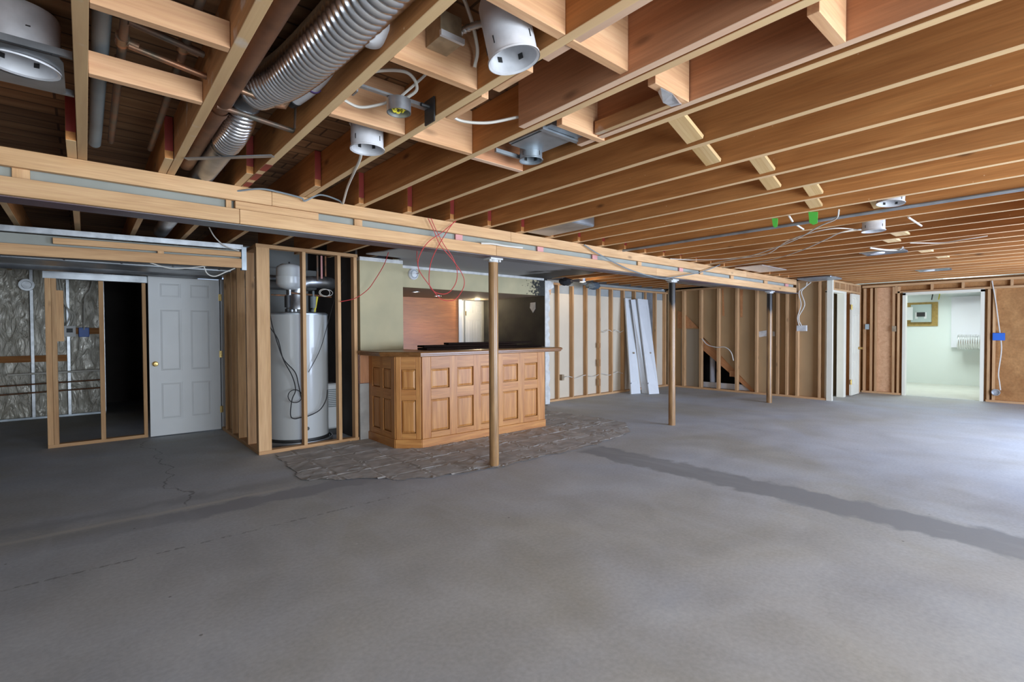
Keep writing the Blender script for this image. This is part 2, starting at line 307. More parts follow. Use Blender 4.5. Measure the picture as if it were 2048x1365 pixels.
# ------------------------------------------------------------------ mesh helpers
class MB:
    def __init__(s): s.v = []; s.f = []; s.sm = []
    def add(s, vs, fs, smooth=False):
        k = len(s.v); s.v += [V(p) for p in vs]; s.f += [[i+k for i in f] for f in fs]; s.sm += [smooth]*len(fs); return s
    def box(s, a, b):
        x0, x1 = sorted((a[0], b[0])); y0, y1 = sorted((a[1], b[1])); z0, z1 = sorted((a[2], b[2]))
        return s.add([(x0,y0,z0),(x1,y0,z0),(x1,y1,z0),(x0,y1,z0),(x0,y0,z1),(x1,y0,z1),(x1,y1,z1),(x0,y1,z1)],
                     [(0,3,2,1),(4,5,6,7),(0,1,5,4),(1,2,6,5),(2,3,7,6),(3,0,4,7)])
    def hexa(s, q0, q1):   # two quads, same order
        return s.add(list(q0)+list(q1), [(3,2,1,0),(4,5,6,7),(0,1,5,4),(1,2,6,5),(2,3,7,6),(3,0,4,7)])
    def prism(s, poly, d):   # poly = list of 3-D points (planar), d = extrusion vector
        n = len(poly); p = [V(q) for q in poly]; d = V(d)
        return s.add(p+[q+d for q in p], [tuple(range(n))[::-1], tuple(range(n, 2*n))]+[(i, (i+1) % n, (i+1) % n+n, i+n) for i in range(n)])
    def tube(s, pts, r, n=10, closed=False, cap=True):
        pts = [V(p) for p in pts]; m = len(pts); rr = r if isinstance(r, (list, tuple)) else [r]*m
        vs = []; prev = None
        for i, p in enumerate(pts):
            a = pts[(i-1) % m] if (i > 0 or closed) else p; c = pts[(i+1) % m] if (i < m-1 or closed) else p
            t = (c-a)
            if t.length < 1e-9: t = V((0, 0, 1))
            t.normalize()
            if prev is None:
                u = t.cross(V((0, 0, 1)));
                if u.length < 0.05: u = t.cross(V((1, 0, 0)))
                u.normalize()
            else:
                u = prev - t*prev.dot(t)
                if u.length < 1e-6: u = t.cross(V((0, 0, 1)))
                u.normalize()
            prev = u; w_ = t.cross(u)
            for k in range(n):
                a_ = 2*math.pi*k/n; vs.append(p + (u*math.cos(a_)+w_*math.sin(a_))*rr[i])
        fs = []
        for i in range(m if closed else m-1):
            j = (i+1) % m
            for k in range(n): fs.append((i*n+k, i*n+(k+1) % n, j*n+(k+1) % n, j*n+k))
        if cap and not closed: fs += [tuple(range(n))[::-1], tuple((m-1)*n+k for k in range(n))]
        return s.add(vs, fs, True)
    def lathe(s, prof, o, ax=(0, 0, 1), n=32):   # prof = [(r, h)...] along axis from o
        ax = V(ax).normalized(); u = ax.cross(V((0, 0, 1)))
        if u.length < 0.05: u = V((1, 0, 0))
        u.normalize(); w_ = ax.cross(u); o = V(o); vs = []
        for r, h in prof:
            for k in range(n):
                a_ = 2*math.pi*k/n; vs.append(o+ax*h+(u*math.cos(a_)+w_*math.sin(a_))*max(r, 1e-5))
        fs = []
        for i in range(len(prof)-1):
            for k in range(n): fs.append((i*n+k, i*n+(k+1) % n, (i+1)*n+(k+1) % n, (i+1)*n+k))
        return s.add(vs, fs, True)
    def build(s, name, mat, parent=None, origin=None, bevel=0):
        lo = V([min(p[i] for p in s.v) for i in range(3)]); hi = V([max(p[i] for p in s.v) for i in range(3)])
        o = V(origin) if origin is not None else (lo+hi)/2
        me = bpy.data.meshes.new(name); me.from_pydata([tuple(p-o) for p in s.v], [], s.f)
        me.polygons.foreach_set('use_smooth', s.sm); me.validate(); me.update()
        ob = bpy.data.objects.new(name, me); COL.objects.link(ob); me.materials.append(mat)
        ob.location = o
        if parent: setp(ob, parent)
        if any(s.sm):
            md = ob.modifiers.new('es', 'EDGE_SPLIT'); md.split_angle = math.radians(40)
        if bevel: addbev(ob, bevel)
        return ob
LOC = {}
def setp(ob, parent):
    base = LOC[parent.name]; LOC[ob.name] = ob.location.copy()
    ob.location = ob.location - base; ob.parent = parent
def addbev(ob, w_):
    md = ob.modifiers.new('bev', 'BEVEL'); md.width = w_; md.segments = 1; md.limit_method = 'ANGLE'; md.angle_limit = math.radians(50)
def tag(o, label, cat, group=None, kind=None):
    if label: o['label'] = label
    if cat: o['category'] = cat
    if group: o['group'] = group
    if kind: o['kind'] = kind
    return o
def thing(name, loc, label, cat, group=None):
    o = bpy.data.objects.new(name, None); COL.objects.link(o); o.location = V(loc); o.empty_display_size = 0.05
    LOC[o.name] = V(loc); return tag(o, label, cat, group)
def own(ob):    # remember a mesh root's position so it can carry parts
    LOC[ob.name] = ob.location.copy(); return ob
def struct(o): o['kind'] = 'structure'; return o
def board(name, p0, p1, w_, t, mat, parent=None, up=(0, 0, 1), bev=0.0015):
    """w_ = width along 'up', t = thickness; local X runs along the grain"""
    p0 = V(p0); p1 = V(p1); ax = (p1-p0); L_ = ax.length; ax.normalize(); up = V(up); up = (up-ax*up.dot(ax)).normalized(); yy = up.cross(ax)
    a, b, c = L_/2, t/2, w_/2
    me = bpy.data.meshes.new(name)
    me.from_pydata([(-a,-b,-c),(a,-b,-c),(a,b,-c),(-a,b,-c),(-a,-b,c),(a,-b,c),(a,b,c),(-a,b,c)], [], [(0,3,2,1),(4,5,6,7),(0,1,5,4),(1,2,6,5),(2,3,7,6),(3,0,4,7)])
    ob = bpy.data.objects.new(name, me); COL.objects.link(ob); me.materials.append(mat)
    R = Matrix((ax, yy, up)).transposed(); ob.rotation_euler = R.to_euler(); ob.location = (p0+p1)/2
    if parent: setp(ob, parent)
    else: own(ob)
    if bev: addbev(ob, bev)
    return ob
def curve_pts(pts, n=10):    # Catmull-Rom
    p = [V(q) for q in pts]; p = [p[0]*2-p[1]]+p+[p[-1]*2-p[-2]]; out = []
    for i in range(1, len(p)-2):
        for k in range(n):
            t = k/n; a, b, c, d = p[i-1:i+3]
            out.append(0.5*((2*b)+(-a+c)*t+(2*a-5*b+4*c-d)*t*t+(-a+3*b-3*c+d)*t**3))
    out.append(p[-2]); return out
def cable(name, pts, r, mat, label=None, cat=None, group=None, parent=None, n=8):
    ob = MB().tube(curve_pts(pts, n), r, 6).build(name, mat, parent)
    if label: tag(ob, label, cat, group)
    return ob
ORD = ['first','second','third','fourth','fifth','sixth','seventh','eighth','ninth','tenth','eleventh','twelfth','thirteenth','fourteenth','fifteenth','sixteenth','seventeenth','eighteenth','nineteenth','twentieth','twenty-first','twenty-second','twenty-third','twenty-fourth','twenty-fifth','twenty-sixth','twenty-seventh','twenty-eighth','twenty-ninth','thirtieth','thirty-first','thirty-second','thirty-third','thirty-fourth']
ZJ, ZS, SP = 2.285, 2.52, 0.4064     # joist bottom, subfloor underside, joist spacing
GY = 3.65                            # face of the box framed round the steel beam

# ------------------------------------------------------------------ the room
struct(MB().box((-3.3, WALL_BACK_Y-0.4, -0.12), (19, 12.3, 0)).build('floor', M_FLOOR, origin=(0, 0, 0)))
struct(MB().box((-3.3, WALL_BACK_Y-0.1, ZS), (12.7, 12.3, ZS+0.03)).build('ceiling', M_SUB))
struct(MB().box((-3.3, -3.3, 0), (-3.2, -1.2, ZS)).box((-3.3, 1.2, 0), (-3.2, 12.3, ZS)).box((-3.3, -1.2, 0), (-3.2, 1.2, 0.65)).box((-3.3, -1.2, 1.95), (-3.2, 1.2, ZS)).build('wall_left', M_DARKWALL))
wb = MB(); Yb = WALL_BACK_Y
Yp = PATIO_Y
wb.box((-3.3, Yb-0.1, 0), (0.2, Yb, ZS)).box((4.0, Yb-0.1, 0), (4.6, Yb, ZS)).box((4.5, Yp-0.1, 0), (6.0, Yp, ZS)).box((10.2, Yp-0.1, 0), (12.7, Yp, ZS))
wb.box((0.2, Yb-0.1, 1.9), (4.0, Yb, ZS)).box((6.0, Yp-0.1, 1.95), (10.2, Yp, ZS)).box((0.2, Yb-0.1, 0), (4.0, Yb, 0.1))
struct(wb.build('wall_back', M_TAN))
struct(MB().box((4.5, Yb, 0), (4.6, -0.4, ZJ)).build('wall_added_shade', M_TAN))  # unseen stub wall added to shade the floor between the two daylight openings
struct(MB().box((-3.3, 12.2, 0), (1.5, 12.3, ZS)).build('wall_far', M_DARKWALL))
# concrete tile bed in front of the bar
def mortar():
    poly = [PZ(548, 912, 0), PZ(610, 962, 0), PZ(700, 960, 0), PZ(860, 958, 0), PZ(992, 937, 0), PZ(1095, 912, 0), PZ(1180, 893, 0), PZ(1262, 866, 0), PZ(1250, 846, 0), PZ(1180, 834, 0), PZ(1092, 822, 0)]
    x0, x1, y0, y1 = 1.40, 6.6, 3.35, 6.4; st = 0.022
    pl = [(p.x, p.y) for p in poly]+[(6.3, 6.35), (3.1, 6.35), (3.1, 5.79), (1.75, 5.79)]
    def inside(x, y):
        c = False; n = len(pl)
        for i in range(n):
            ax, ay = pl[i]; bx, by = pl[(i+1) % n]
            if (ay > y) != (by > y) and x < (bx-ax)*(y-ay)/(by-ay)+ax: c = not c
        return c
    nx = int((x1-x0)/st); ny = int((y1-y0)/st); vs = {}; verts = []; faces = []
    def hgt(x, y):
        u = (x+0.04*noise.noise(V((x*2, y*2, 0))))/0.345; v = (y+0.04*noise.noise(V((x*2, y*2, 5))))/0.345
        du = min(u % 1, 1-u % 1); dv = min(v % 1, 1-v % 1); d = min(du, dv)
        ti, tj = int(u//1), int(v//1); rnd = noise.noise(V((ti*3.7, tj*5.1, 1.3)))
        h = 0.006+0.004*rnd
        if d < 0.035: h = 0.0025
        elif d < 0.10 and noise.noise(V((x*7, y*7, 2))) > 0.15: h += 0.003
        h += 0.0022*noise.noise(V((x*14, y*14, 3)))
        if rnd > 0.1 and abs(noise.noise(V((x*3, y*3, 9)))) < 0.16: h += 0.003*math.sin((u if ti % 2 else v)*90)
        return max(0.0008, h)
    def vid(i, j):
        if (i, j) not in vs: x = x0+i*st; y = y0+j*st; vs[(i, j)] = len(verts); verts.append((x, y, hgt(x, y)))
        return vs[(i, j)]
    for i in range(nx):
        for j in range(ny):
            x = x0+(i+0.5)*st; y = y0+(j+0.5)*st; q = 0.05*noise.noise(V((x*5, y*5, 7)))
            if inside(x+q, y+q) and not (x > 2.70 and y > 5.0 and x < 4.80) and not (x > 2.92 and y > 4.98 and x < 4.80): faces.append((vid(i, j), vid(i+1, j), vid(i+1, j+1), vid(i, j+1)))
    ob = MB().add(verts, faces).build('mortar_bed', M_MORTAR)
    tag(ob, 'rough grey mortar bed with square tile imprints on the concrete in front of the bar', 'mortar')
mortar()

# ------------------------------------------------------------------ joists on this side of the beam
for k in range(-2, 31):
    X = 0.003+SP*k
    lab = 'bare orange-brown joist before the boxed beam, %s from the left edge of the photo' % (ORD[max(k+1, 0)] if k >= -1 else 'outermost')
    if k == -2: lab = 'bare ceiling joist just outside the left edge of the photo'
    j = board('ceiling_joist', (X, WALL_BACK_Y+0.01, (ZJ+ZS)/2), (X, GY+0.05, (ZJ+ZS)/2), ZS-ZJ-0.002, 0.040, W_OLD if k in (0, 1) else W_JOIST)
    tag(j, lab, 'joist', 'ceiling joists this side of the boxed beam')
# joists that come from beyond the beam and lap past it; their cut ends are painted red
for n_, k in enumerate(range(-2, 26)):
    X = 0.003+SP*k-0.043
    yend = 10.9 if X < 1.3 else 6.42
    ys = 3.33 if k < 4 else 3.57
    zlo = ZJ
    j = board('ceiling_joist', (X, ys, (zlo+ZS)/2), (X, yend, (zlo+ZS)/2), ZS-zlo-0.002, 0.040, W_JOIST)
    tag(j, 'dark ceiling joist lapping over the boxed beam from the far side, %s from the left' % ORD[n_], 'joist', 'ceiling joists beyond the boxed beam')
    e = MB().box((X-0.019, ys-0.004, zlo+0.045), (X+0.019, ys-0.0005, ZS-0.004)).build('painted_end', M_RED, j)
    e.rotation_euler = (0, 0, 0)
    # parent carries a rotation: place the part in the parent's own frame
    e.parent = None; R = j.rotation_euler.to_matrix().to_4x4(); e.parent = j
    e.location = R.inverted() @ (V((X, ys-0.00225, (zlo+0.045+ZS-0.004)/2))-V(((X), (ys+yend)/2, (zlo+ZS)/2)))
    e.rotation_euler = R.inverted().to_euler()
    e['label'] = 'red painted cut end'
# sister boards
def sister(x, y0, y1, label, z0=ZJ-0.012):
    return tag(board('sister_board', (x, y0, (z0+ZS)/2), (x, y1, (z0+ZS)/2), ZS-z0-0.004, 0.036, W_SISTER), label, 'board')
sister(3*SP+0.042, WALL_BACK_Y+0.02, 1.28, 'short pinkish board sistered to the fourth joist, beside the tall white can light', ZJ+0.004)
sister(4*SP-0.062, WALL_BACK_Y+0.02, 1.745, 'pinkish deep sister board whose square end stops short left of the fifth joist')
sister(5*SP-0.058, WALL_BACK_Y+0.02, 1.75, 'long pinkish sister board with a dark gap beside the sixth joist', ZJ+0.004)
# notched packers on the fourth joist
b = board('packer_strip', (1.262, 1.63, 2.30), (1.262, 1.90, 2.30), 0.035, 0.036, W_PALE); tag(b, 'pale packing strip under the fourth joist, the lower left one of two', 'packing strip', 'pale packers screwed to the fourth joist')
b = board('packer_strip', (1.262, 1.36, 2.302), (1.262, 1.56, 2.302), 0.035, 0.036, W_PALE); tag(b, 'pale notched packing strip under the fourth joist, the upper right one of two', 'packing strip', 'pale packers screwed to the fourth joist')
# solid blocking, rows at four distances
def block(k, y, label, z0=ZJ, ztop=ZS, mat=W_PALE, x0=None, x1=None):
    a = x0 if x0 is not None else 0.003+SP*k+0.021; b_ = x1 if x1 is not None else 0.003+SP*(k+1)-0.021
    tag(board('blocking_board', (a, y, (z0+ztop)/2), (b_, y, (z0+ztop)/2), ztop-z0-0.004, 0.036, mat), label, 'blocking', 'pale blocking boards between the joists')
block(2, 2.21, 'pale blocking board behind the round metal junction box')
block(3, 2.21, 'pale blocking board right of the round junction box, in the same row')
block(4, 2.25, 'pale blocking board left of the silver can light plate', mat=W_SISTER)
block(2, 1.62, 'pale blocking board with the tan electrical box fixed to it')
block(4, 1.63, 'pale blocking board just above the silver can light plate', x0=1.70)
block(2, 1.14, 'pale blocking board right above the tall white can light at the top edge')
block(3, 1.145, 'pale blocking board right of the tall white can light, between fourth and fifth joist', x1=1.545)
block(4, 1.13, 'pale blocking board with a torn strip of foil on its underside', x0=1.70, x1=1.95)
block(4, 0.56, 'pale blocking board nearest the top edge, right of centre', x0=1.70, x1=1.95)
block(3, 0.60, 'pale blocking board cut off by the top edge, between fourth and fifth joist', x1=1.545)
block(0, 1.93, 'wide pale cross board between first and second joist, topmost at the left', z0=ZJ, ztop=ZJ+0.095)
block(0, 2.45, 'lower pale cross board with pipe notches between the joists at the left', z0=ZJ, ztop=ZJ+0.09)
# torn foil strip
f0 = [(1.74, 1.115), (1.80, 1.10), (1.88, 1.115), (1.93, 1.135), (1.90, 1.165), (1.82, 1.155), (1.76, 1.14)]
tag(MB().prism([(x, y, ZJ-0.004-0.01*(i % 3)) for i, (x, y) in enumerate(f0)], (0, 0, 0.003)).build('foil_scrap', M_FOIL), 'crumpled silver foil scrap hanging under a blocking board', 'foil')
tag(board('ledger_strip', (1.935, 1.60, 2.325), (1.935, 1.16, 2.325), 0.06, 0.03, W_OLD), 'dusty brown ledger strip between the silver can light plate and the torn foil', 'board')
# diagonal bracing
def brace(k, y, label, ztop=ZS-0.02):
    xa = 0.003+SP*k+0.024; xb = 0.003+SP*(k+1)-0.02
    tag(board('diagonal_brace', (xa, y+0.02, ztop-0.03), (xb-0.01, y, ZJ+0.025), 0.092, 0.022, W_BRACE, up=(0, 1, 0)), label, 'brace', 'pine braces slanting between the joists')
brace(5, 1.34, 'pale pine brace with a large dark knot, nearest of the slanting row')
brace(6, 1.45, 'pale pine brace, second of the slanting row from the nearest')
brace(7, 1.31, 'pale pine brace, third of the slanting row')
brace(8, 1.43, 'pale pine brace, fourth of the slanting row')
brace(9, 1.30, 'pale pine brace, fifth of the slanting row, above the green tape')
brace(10, 1.43, 'pale pine brace, sixth of the slanting row, beside the green tape')
brace(11, 1.10, 'pale pine brace left of the round white lamp rim')
for i, (x, y, w_) in enumerate([(1801, 470, 30), (1788, 485, 25), (1852, 504, 24), (1884, 515, 22)]):
    p = PZ(x, y, ZJ+0.015); k = round((p.x-0.2)/SP)
    tag(board('cleat_board', (0.003+SP*k+0.03, p.y, ZJ+0.03), (0.003+SP*(k+1)-0.03, p.y, ZJ+0.03), 0.12, 0.022, W_BRACE, up=(0, 1, 0)),
        'small pale cleat across two distant joists, %s' % ['nearest, right of the white can', 'just left and beyond the nearest', 'third, beyond the silver light housing', 'farthest toward the doorway'][i], 'cleat', 'flat pale cleats among the distant joists')

# ------------------------------------------------------------------ boxed beam
bx = thing('beam_casing', (5, GY, 2.04), 'long pine casing of two flat plates and short studs boxing the steel beam', 'beam casing')
for a, b_, z0, z1, m, nm in [(-2.6, 0.98, 2.190, 2.284, W_PLATE, 'top_plate'), (0.982, 3.13, 2.190, 2.284, W_PLATE, 'top_plate'), (3.132, 8.2, 2.190, 2.284, W_PLATE, 'top_plate'), (8.203, 10.32, 2.190, 2.284, W_STUD, 'top_plate'),
                         (-2.6, 0.78, 2.040, 2.134, W_PLATE, 'bottom_plate'), (0.783, 2.95, 2.040, 2.134, W_PLATE, 'bottom_plate'), (2.953, 5.6, 2.040, 2.134, W_PLATE, 'bottom_plate'), (5.603, 10.32, 2.040, 2.134, W_PLATE, 'bottom_plate')]:
    board(nm, (a, GY+0.019, (z0+z1)/2), (b_, GY+0.019, (z0+z1)/2), z1-z0, 0.038, m, bx)
board('filler_board', (0.76, GY+0.03, 2.163), (1.30, GY+0.03, 2.163), 0.05, 0.036, W_PLATE, bx)
for xl, xr, pink in [(22, 59, 0), (454, 465, 0), (712, 728, 0), (915, 929, 1), (1079, 1091, 1), (1189, 1199, 1), (1280, 1287, 0), (1362.5, 1370, 1), (1404, 1410, 0), (1465, 1471, 0), (1532, 1538.6, 0), (1574, 1580, 1)]:
    yy = 340 if xl < 100 else 292+0.1685*xl+45
    a = PY(xl, yy, GY+0.01).x; b_ = PY(xr, yy, GY+0.01).x
    c = board('short_stud', ((a+b_)/2, GY+0.047, 2.04), ((a+b_)/2, GY+0.047, 2.284), b_-a, 0.018, W_PLATE if not pink else M_PINK, bx, up=(1, 0, 0))
MB().box((-2.6, GY+0.062, 2.06), (10.32, GY+0.074, 2.283)).build('drywall_strip', M_DRY, bx)
# steel I-beam
sb = MB(); ya, yb = GY+0.040, GY+0.215
sb.box((-2.6, ya+0.0, 2.036), (10.5, yb, 2.05)).box((-2.6, GY+0.122, 2.05), (10.5, GY+0.134, 2.27)).box((-2.6, GY+0.08, 2.27), (10.5, yb, 2.283))
tag(sb.build('steel_beam', M_PRIMER), 'purple and grey primed steel beam whose flange shows under the pine casing', 'beam')

# ------------------------------------------------------------------ columns
def column_mat():
    m, nt, b = newmat('varnish_brown_column'); L = nt.links
    tc = N(nt, 'ShaderNodeTexCoord'); mp = N(nt, 'ShaderNodeMapping'); mp.inputs['Scale'].default_value = (9, 9, 1.4); L.new(tc.outputs['Object'], mp.inputs[0])
    n = N(nt, 'ShaderNodeTexNoise'); n.inputs['Scale'].default_value = 2.4; n.inputs['Detail'].default_value = 7; L.new(mp.outputs[0], n.inputs['Vector'])
    r = ramp(nt, [(0.35, (0.24, 0.13, 0.055)), (0.7, (0.42, 0.24, 0.10))]); L.new(n.outputs[0], r.inputs[0])
    sx = N(nt, 'ShaderNodeSeparateXYZ'); L.new(tc.outputs['Object'], sx.inputs[0])
    a = N(nt, 'ShaderNodeMath', operation='MULTIPLY_ADD'); L.new(n.outputs[0], a.inputs[0]); a.inputs[1].default_value = 0.35; L.new(sx.outputs[2], a.inputs[2])
    s = ramp(nt, [(0.0, (0, 0, 0)), (1.0, (1, 1, 1))])
    mr = N(nt, 'ShaderNodeMapRange'); mr.inputs[1].default_value = 1.90; mr.inputs[2].default_value = 2.0; L.new(a.outputs[0], mr.inputs[0])
    return m, nt, b, r, mr
def col_mats():
    m, nt, b, r, mr = column_mat(); nt.links.new(r.outputs[0], b.inputs['Base Color']); b.inputs['Roughness'].default_value = 0.3
    m2, nt2, b2, r2, mr2 = column_mat(); m2.name = 'scorched_column'; mr2.inputs[1].default_value = 1.78; mr2.inputs[2].default_value = 1.90
    c = mix(nt2, r2.outputs[0], (0.02, 0.018, 0.016), mr2.outputs[0]); nt2.links.new(c, b2.inputs['Base Color']); b2.inputs['Roughness'].default_value = 0.3
    return m, m2
M_COL, M_COL2 = col_mats()
for (x, y), lab, m in [((3.03, 3.80), 'thick round brown steel column in front of the oak bar', M_COL), ((6.22, 3.80), 'round brown steel column with a black scorched top, in the middle distance', M_COL2), ((9.47, 3.80), 'farthest round brown steel column, before the open stair stringer', M_COL2)]:
    t = thing('steel_column', (x, y, 0), lab, 'column', 'brown steel columns under the boxed beam')
    MB().lathe([(0, 0), (0.047, 0), (0.047, 2.0), (0, 2.0)], (x, y, 0), n=28).build('shaft', m, t, origin=(x, y, 0))
    cp = MB().box((x-0.075, y-0.06, 2.020), (x+0.075, y+0.055, 2.035)).lathe([(0.040, 1.995), (0.05, 1.995), (0.05, 2.022), (0.040, 2.022)], (x, y, 0), n=24)
    for sx_ in (-1, 1):
        cp.lathe([(0, 2.0), (0.011, 2.0), (0.011, 2.021), (0, 2.021)], (x+sx_*0.06, y-0.03, 0), n=6)
    cp.build('cap_plate', M_GYP, t)

# ------------------------------------------------------------------ rear soffit at the left
YR = 5.8
t = thing('rear_soffit_frame', (0, YR, 1.97), 'rear dropped frame at the left: silver steel track above two pine boards', 'soffit frame')
def sl(x):  # boards sit a little higher at the closet end
    return 0.03*(x+0.5)/1.8
def rb(nm, x0, x1, z0, z1, mat, y=YR):
    board(nm, (x0, y+0.019, (z0+z1)/2+sl(x0)), (x1, y+0.019, (z0+z1)/2+sl(x1)), z1-z0, 0.036, mat, t)
rb('steel_track', -2.5, 1.27, 2.165, 2.215, M_GALV)
rb('upper_board', -0.2, 1.25, 2.088, 2.140, W_STUD)
rb('lower_board', -2.5, 1.26, 1.972, 2.066, W_STUD)
rb('drywall_strip', -2.5, 1.25, 1.99, 2.16, M_DRY, YR+0.05)
board('spacer_block', (0.56, YR+0.02, 2.06), (0.56, YR+0.02, 2.12), 0.05, 0.03, W_STUD, t, up=(1, 0, 0))
MB().box((1.255, YR-0.005, 1.98), (1.30, YR+0.06, 2.22)).build('end_bracket', M_TRACK, t)
# ducts behind it
d = MB().tube([(-2.5, 6.35, 2.10), (1.3, 6.35, 2.12)], 0.09, 20)
for i in range(9): d.tube([(-2.3+i*0.43, 6.35, 2.10+0.002*i), (-2.285+i*0.43, 6.35, 2.10+0.002*i)], 0.094, 20)
tag(d.build('round_duct', M_DUCT), 'long round metal duct running behind the rear soffit boards', 'duct')
tag(MB().box((-2.5, 6.6, 2.03), (1.32, 7.1, 2.25)).build('flat_duct', M_DUCT, bevel=0.01), 'wide flat sheet metal duct behind the round duct at the left', 'duct')
tag(MB().tube([(-2.5, 7.35, 2.06), (1.35, 7.35, 2.08)], 0.07, 16).build('vent_pipe', M_DUCT), 'dull metal vent pipe above the white six-panel door', 'pipe')

# ------------------------------------------------------------------ left stud wall with the white door
YL = 7.76
t = thing('stud_wall', (0.1, YL, 0), 'open pine stud partition left of the white six-panel door', 'stud wall')
for xl, xr in ((-0.345, -0.293), (-0.291, -0.248)):
    board('stud', ((xl+xr)/2, YL+0.045, 0.038), ((xl+xr)/2, YL+0.045, 1.955), xr-xl, 0.089, W_STUD, t, up=(1, 0, 0))
board('stud', (0.150, YL+0.045, 0.038), (0.150, YL+0.045, 1.95), 0.045, 0.089, W_STUD, t, up=(1, 0, 0))
board('stud', (0.565, YL+0.045, 0.038), (0.565, YL+0.045, 1.95), 0.038, 0.089, W_STUD, t, up=(1, 0, 0))
board('bottom_plate', (-0.345, YL+0.045, 0.019), (0.585, YL+0.045, 0.019), 0.038, 0.089, W_STUD, t)
board('nailing_block', (-0.225, YL+0.02, 1.23), (-0.225, YL+0.02, 1.82), 0.075, 0.038, W_STUD, t, up=(1, 0, 0))
h = MB().box((-0.36, YL-0.004, 1.955), (1.395, YL+0.094, 2.035)); h.build('header_track', M_DUCT, t)
# door
def sixpanel(x0, x1, z0, z1, y, th, col=2, rows=((0.10, 0.335), (0.405, 0.80), (0.87, 0.965))):
    """slab with six recessed and raised panels on the face towards -Y; returns an MB in the XZ plane"""
    mb = MB(); W = x1-x0; Hh = z1-z0; st = W*0.14; mid = W*0.12; cw = (W-2*st-mid)/2
    cols = [(x0+st, x0+st+cw), (x0+st+cw+mid, x1-st)]; rws = [(z0+a*Hh, z0+b_*Hh) for a, b_ in rows]
    mb.box((x0, y+0.008, z0), (x1, y+th, z1))
    # stiles and rails stand 8 mm proud
    mb.box((x0, y, z0), (x0+st, y+0.008, z1)).box((x1-st, y, z0), (x1, y+0.008, z1)).box((x0+st+cw, y, z0), (x0+st+cw+mid, y+0.008, z1))
    zs = [z0]+[v for r_ in rws for v in r_]+[z1]
    for c0, c1 in cols:
        for i in range(0, len(zs), 2): mb.box((c0, y, zs[i]), (c1, y+0.008, zs[i+1]))
        for a, b_ in rws:
            e = 0.032; g = 0.010
            q0 = [(c0+g, y+0.0079, a+g), (c1-g, y+0.0079, a+g), (c1-g, y+0.0079, b_-g), (c0+g, y+0.0079, b_-g)]
            q1 = [(c0+e, y+0.0015, a+e), (c1-e, y+0.0015, a+e), (c1-e, y+0.0015, b_-e), (c0+e, y+0.0015, b_-e)]
            mb.hexa(q1, q0)
    return mb
t = thing('paneled_door', (1.0, YL, 0), 'white six-panel door with a brass knob standing left of the water heater closet', 'door')
ds = sixpanel(0.605, 1.385, 0.012, 2.035, YL-0.06, 0.035).build('door_slab', M_WHITE, t)
for z in (0.28, 1.03, 1.80):
    MB().tube([(1.395, YL-0.062, z-0.045), (1.395, YL-0.062, z+0.045)], 0.008, 10).box((1.375, YL-0.064, z-0.045), (1.412, YL-0.060, z+0.045)).build('hinge', M_BRASS, ds)
kx, kz = 0.665, 0.93
MB().lathe([(0, -0.001), (0.033, -0.001), (0.033, 0.006), (0.013, 0.010), (0.012, 0.035), (0.026, 0.045), (0.029, 0.058), (0.022, 0.068), (0, 0.071)], (kx, YL-0.06, kz), (0, -1, 0), 24).build('door_knob', M_BRASS, ds)
struct(MB().box((1.400, YL-0.058, 0), (1.445, YL+0.09, 2.05)).box((1.445, YL-0.06, 0), (1.50, YL-0.035, 2.06)).build('trim_1', M_WHITE))

# room behind the partition
struct(MB().box((-3.2, 10.68, 0), (0.24, 10.75, ZS)).build('wall_rear', M_INSFOIL))
t = thing('metal_stud_wall', (-0.6, 10.6, 0), 'row of thin galvanised steel studs in front of foil-faced insulation at the far left', 'stud wall')
for x in (-1.45, -0.62, -0.205, 0.225):
    MB().box((x-0.02, 10.60, 0.03), (x+0.02, 10.602, 2.3)).box((x-0.02, 10.60, 0.03), (x-0.018, 10.67, 2.3)).box((x+0.018, 10.60, 0.03), (x+0.02, 10.63, 2.3)).build('steel_stud', M_GALV, t)
MB().box((-3.1, 10.595, 0.0), (0.24, 10.68, 0.03)).build('floor_track', M_TRACK, t)
for (a, b_, z) in ((-2.9, -0.23, 0.93), (-0.19, 0.20, 1.36)):
    tag(board('nailer_board', (a, 10.64, z), (b_, 10.64, z), 0.10, 0.03, W_JOIST), 'dark wood rail nailed across the foil insulation, %s' % ('the lower longer one' if z < 1 else 'the upper short one'), 'board')
tag(MB().tube([(-0.9, 10.55, 0.70), (0.23, 10.55, 0.72)], 0.016, 10).build('waste_pipe', M_CABLE), 'pale thin pipe crossing low in front of the insulation', 'pipe')
for z in (0.40, 0.53): tag(MB().tube([(-1.2, 10.55, z), (0.2, 10.55, z+0.03)], 0.011, 8).build('copper_pipe', M_COPPER), 'thin copper pipe low on the insulated wall, %s of two' % ('lower' if z < 0.5 else 'upper'), 'pipe')
pr = MB().box((1.30, 9.2, 0), (1.36, 12.2, ZS)).box((0.75, 9.2, 0), (1.30, 9.26, ZS)); struct(pr.build('wall_inner', M_DARKWALL))
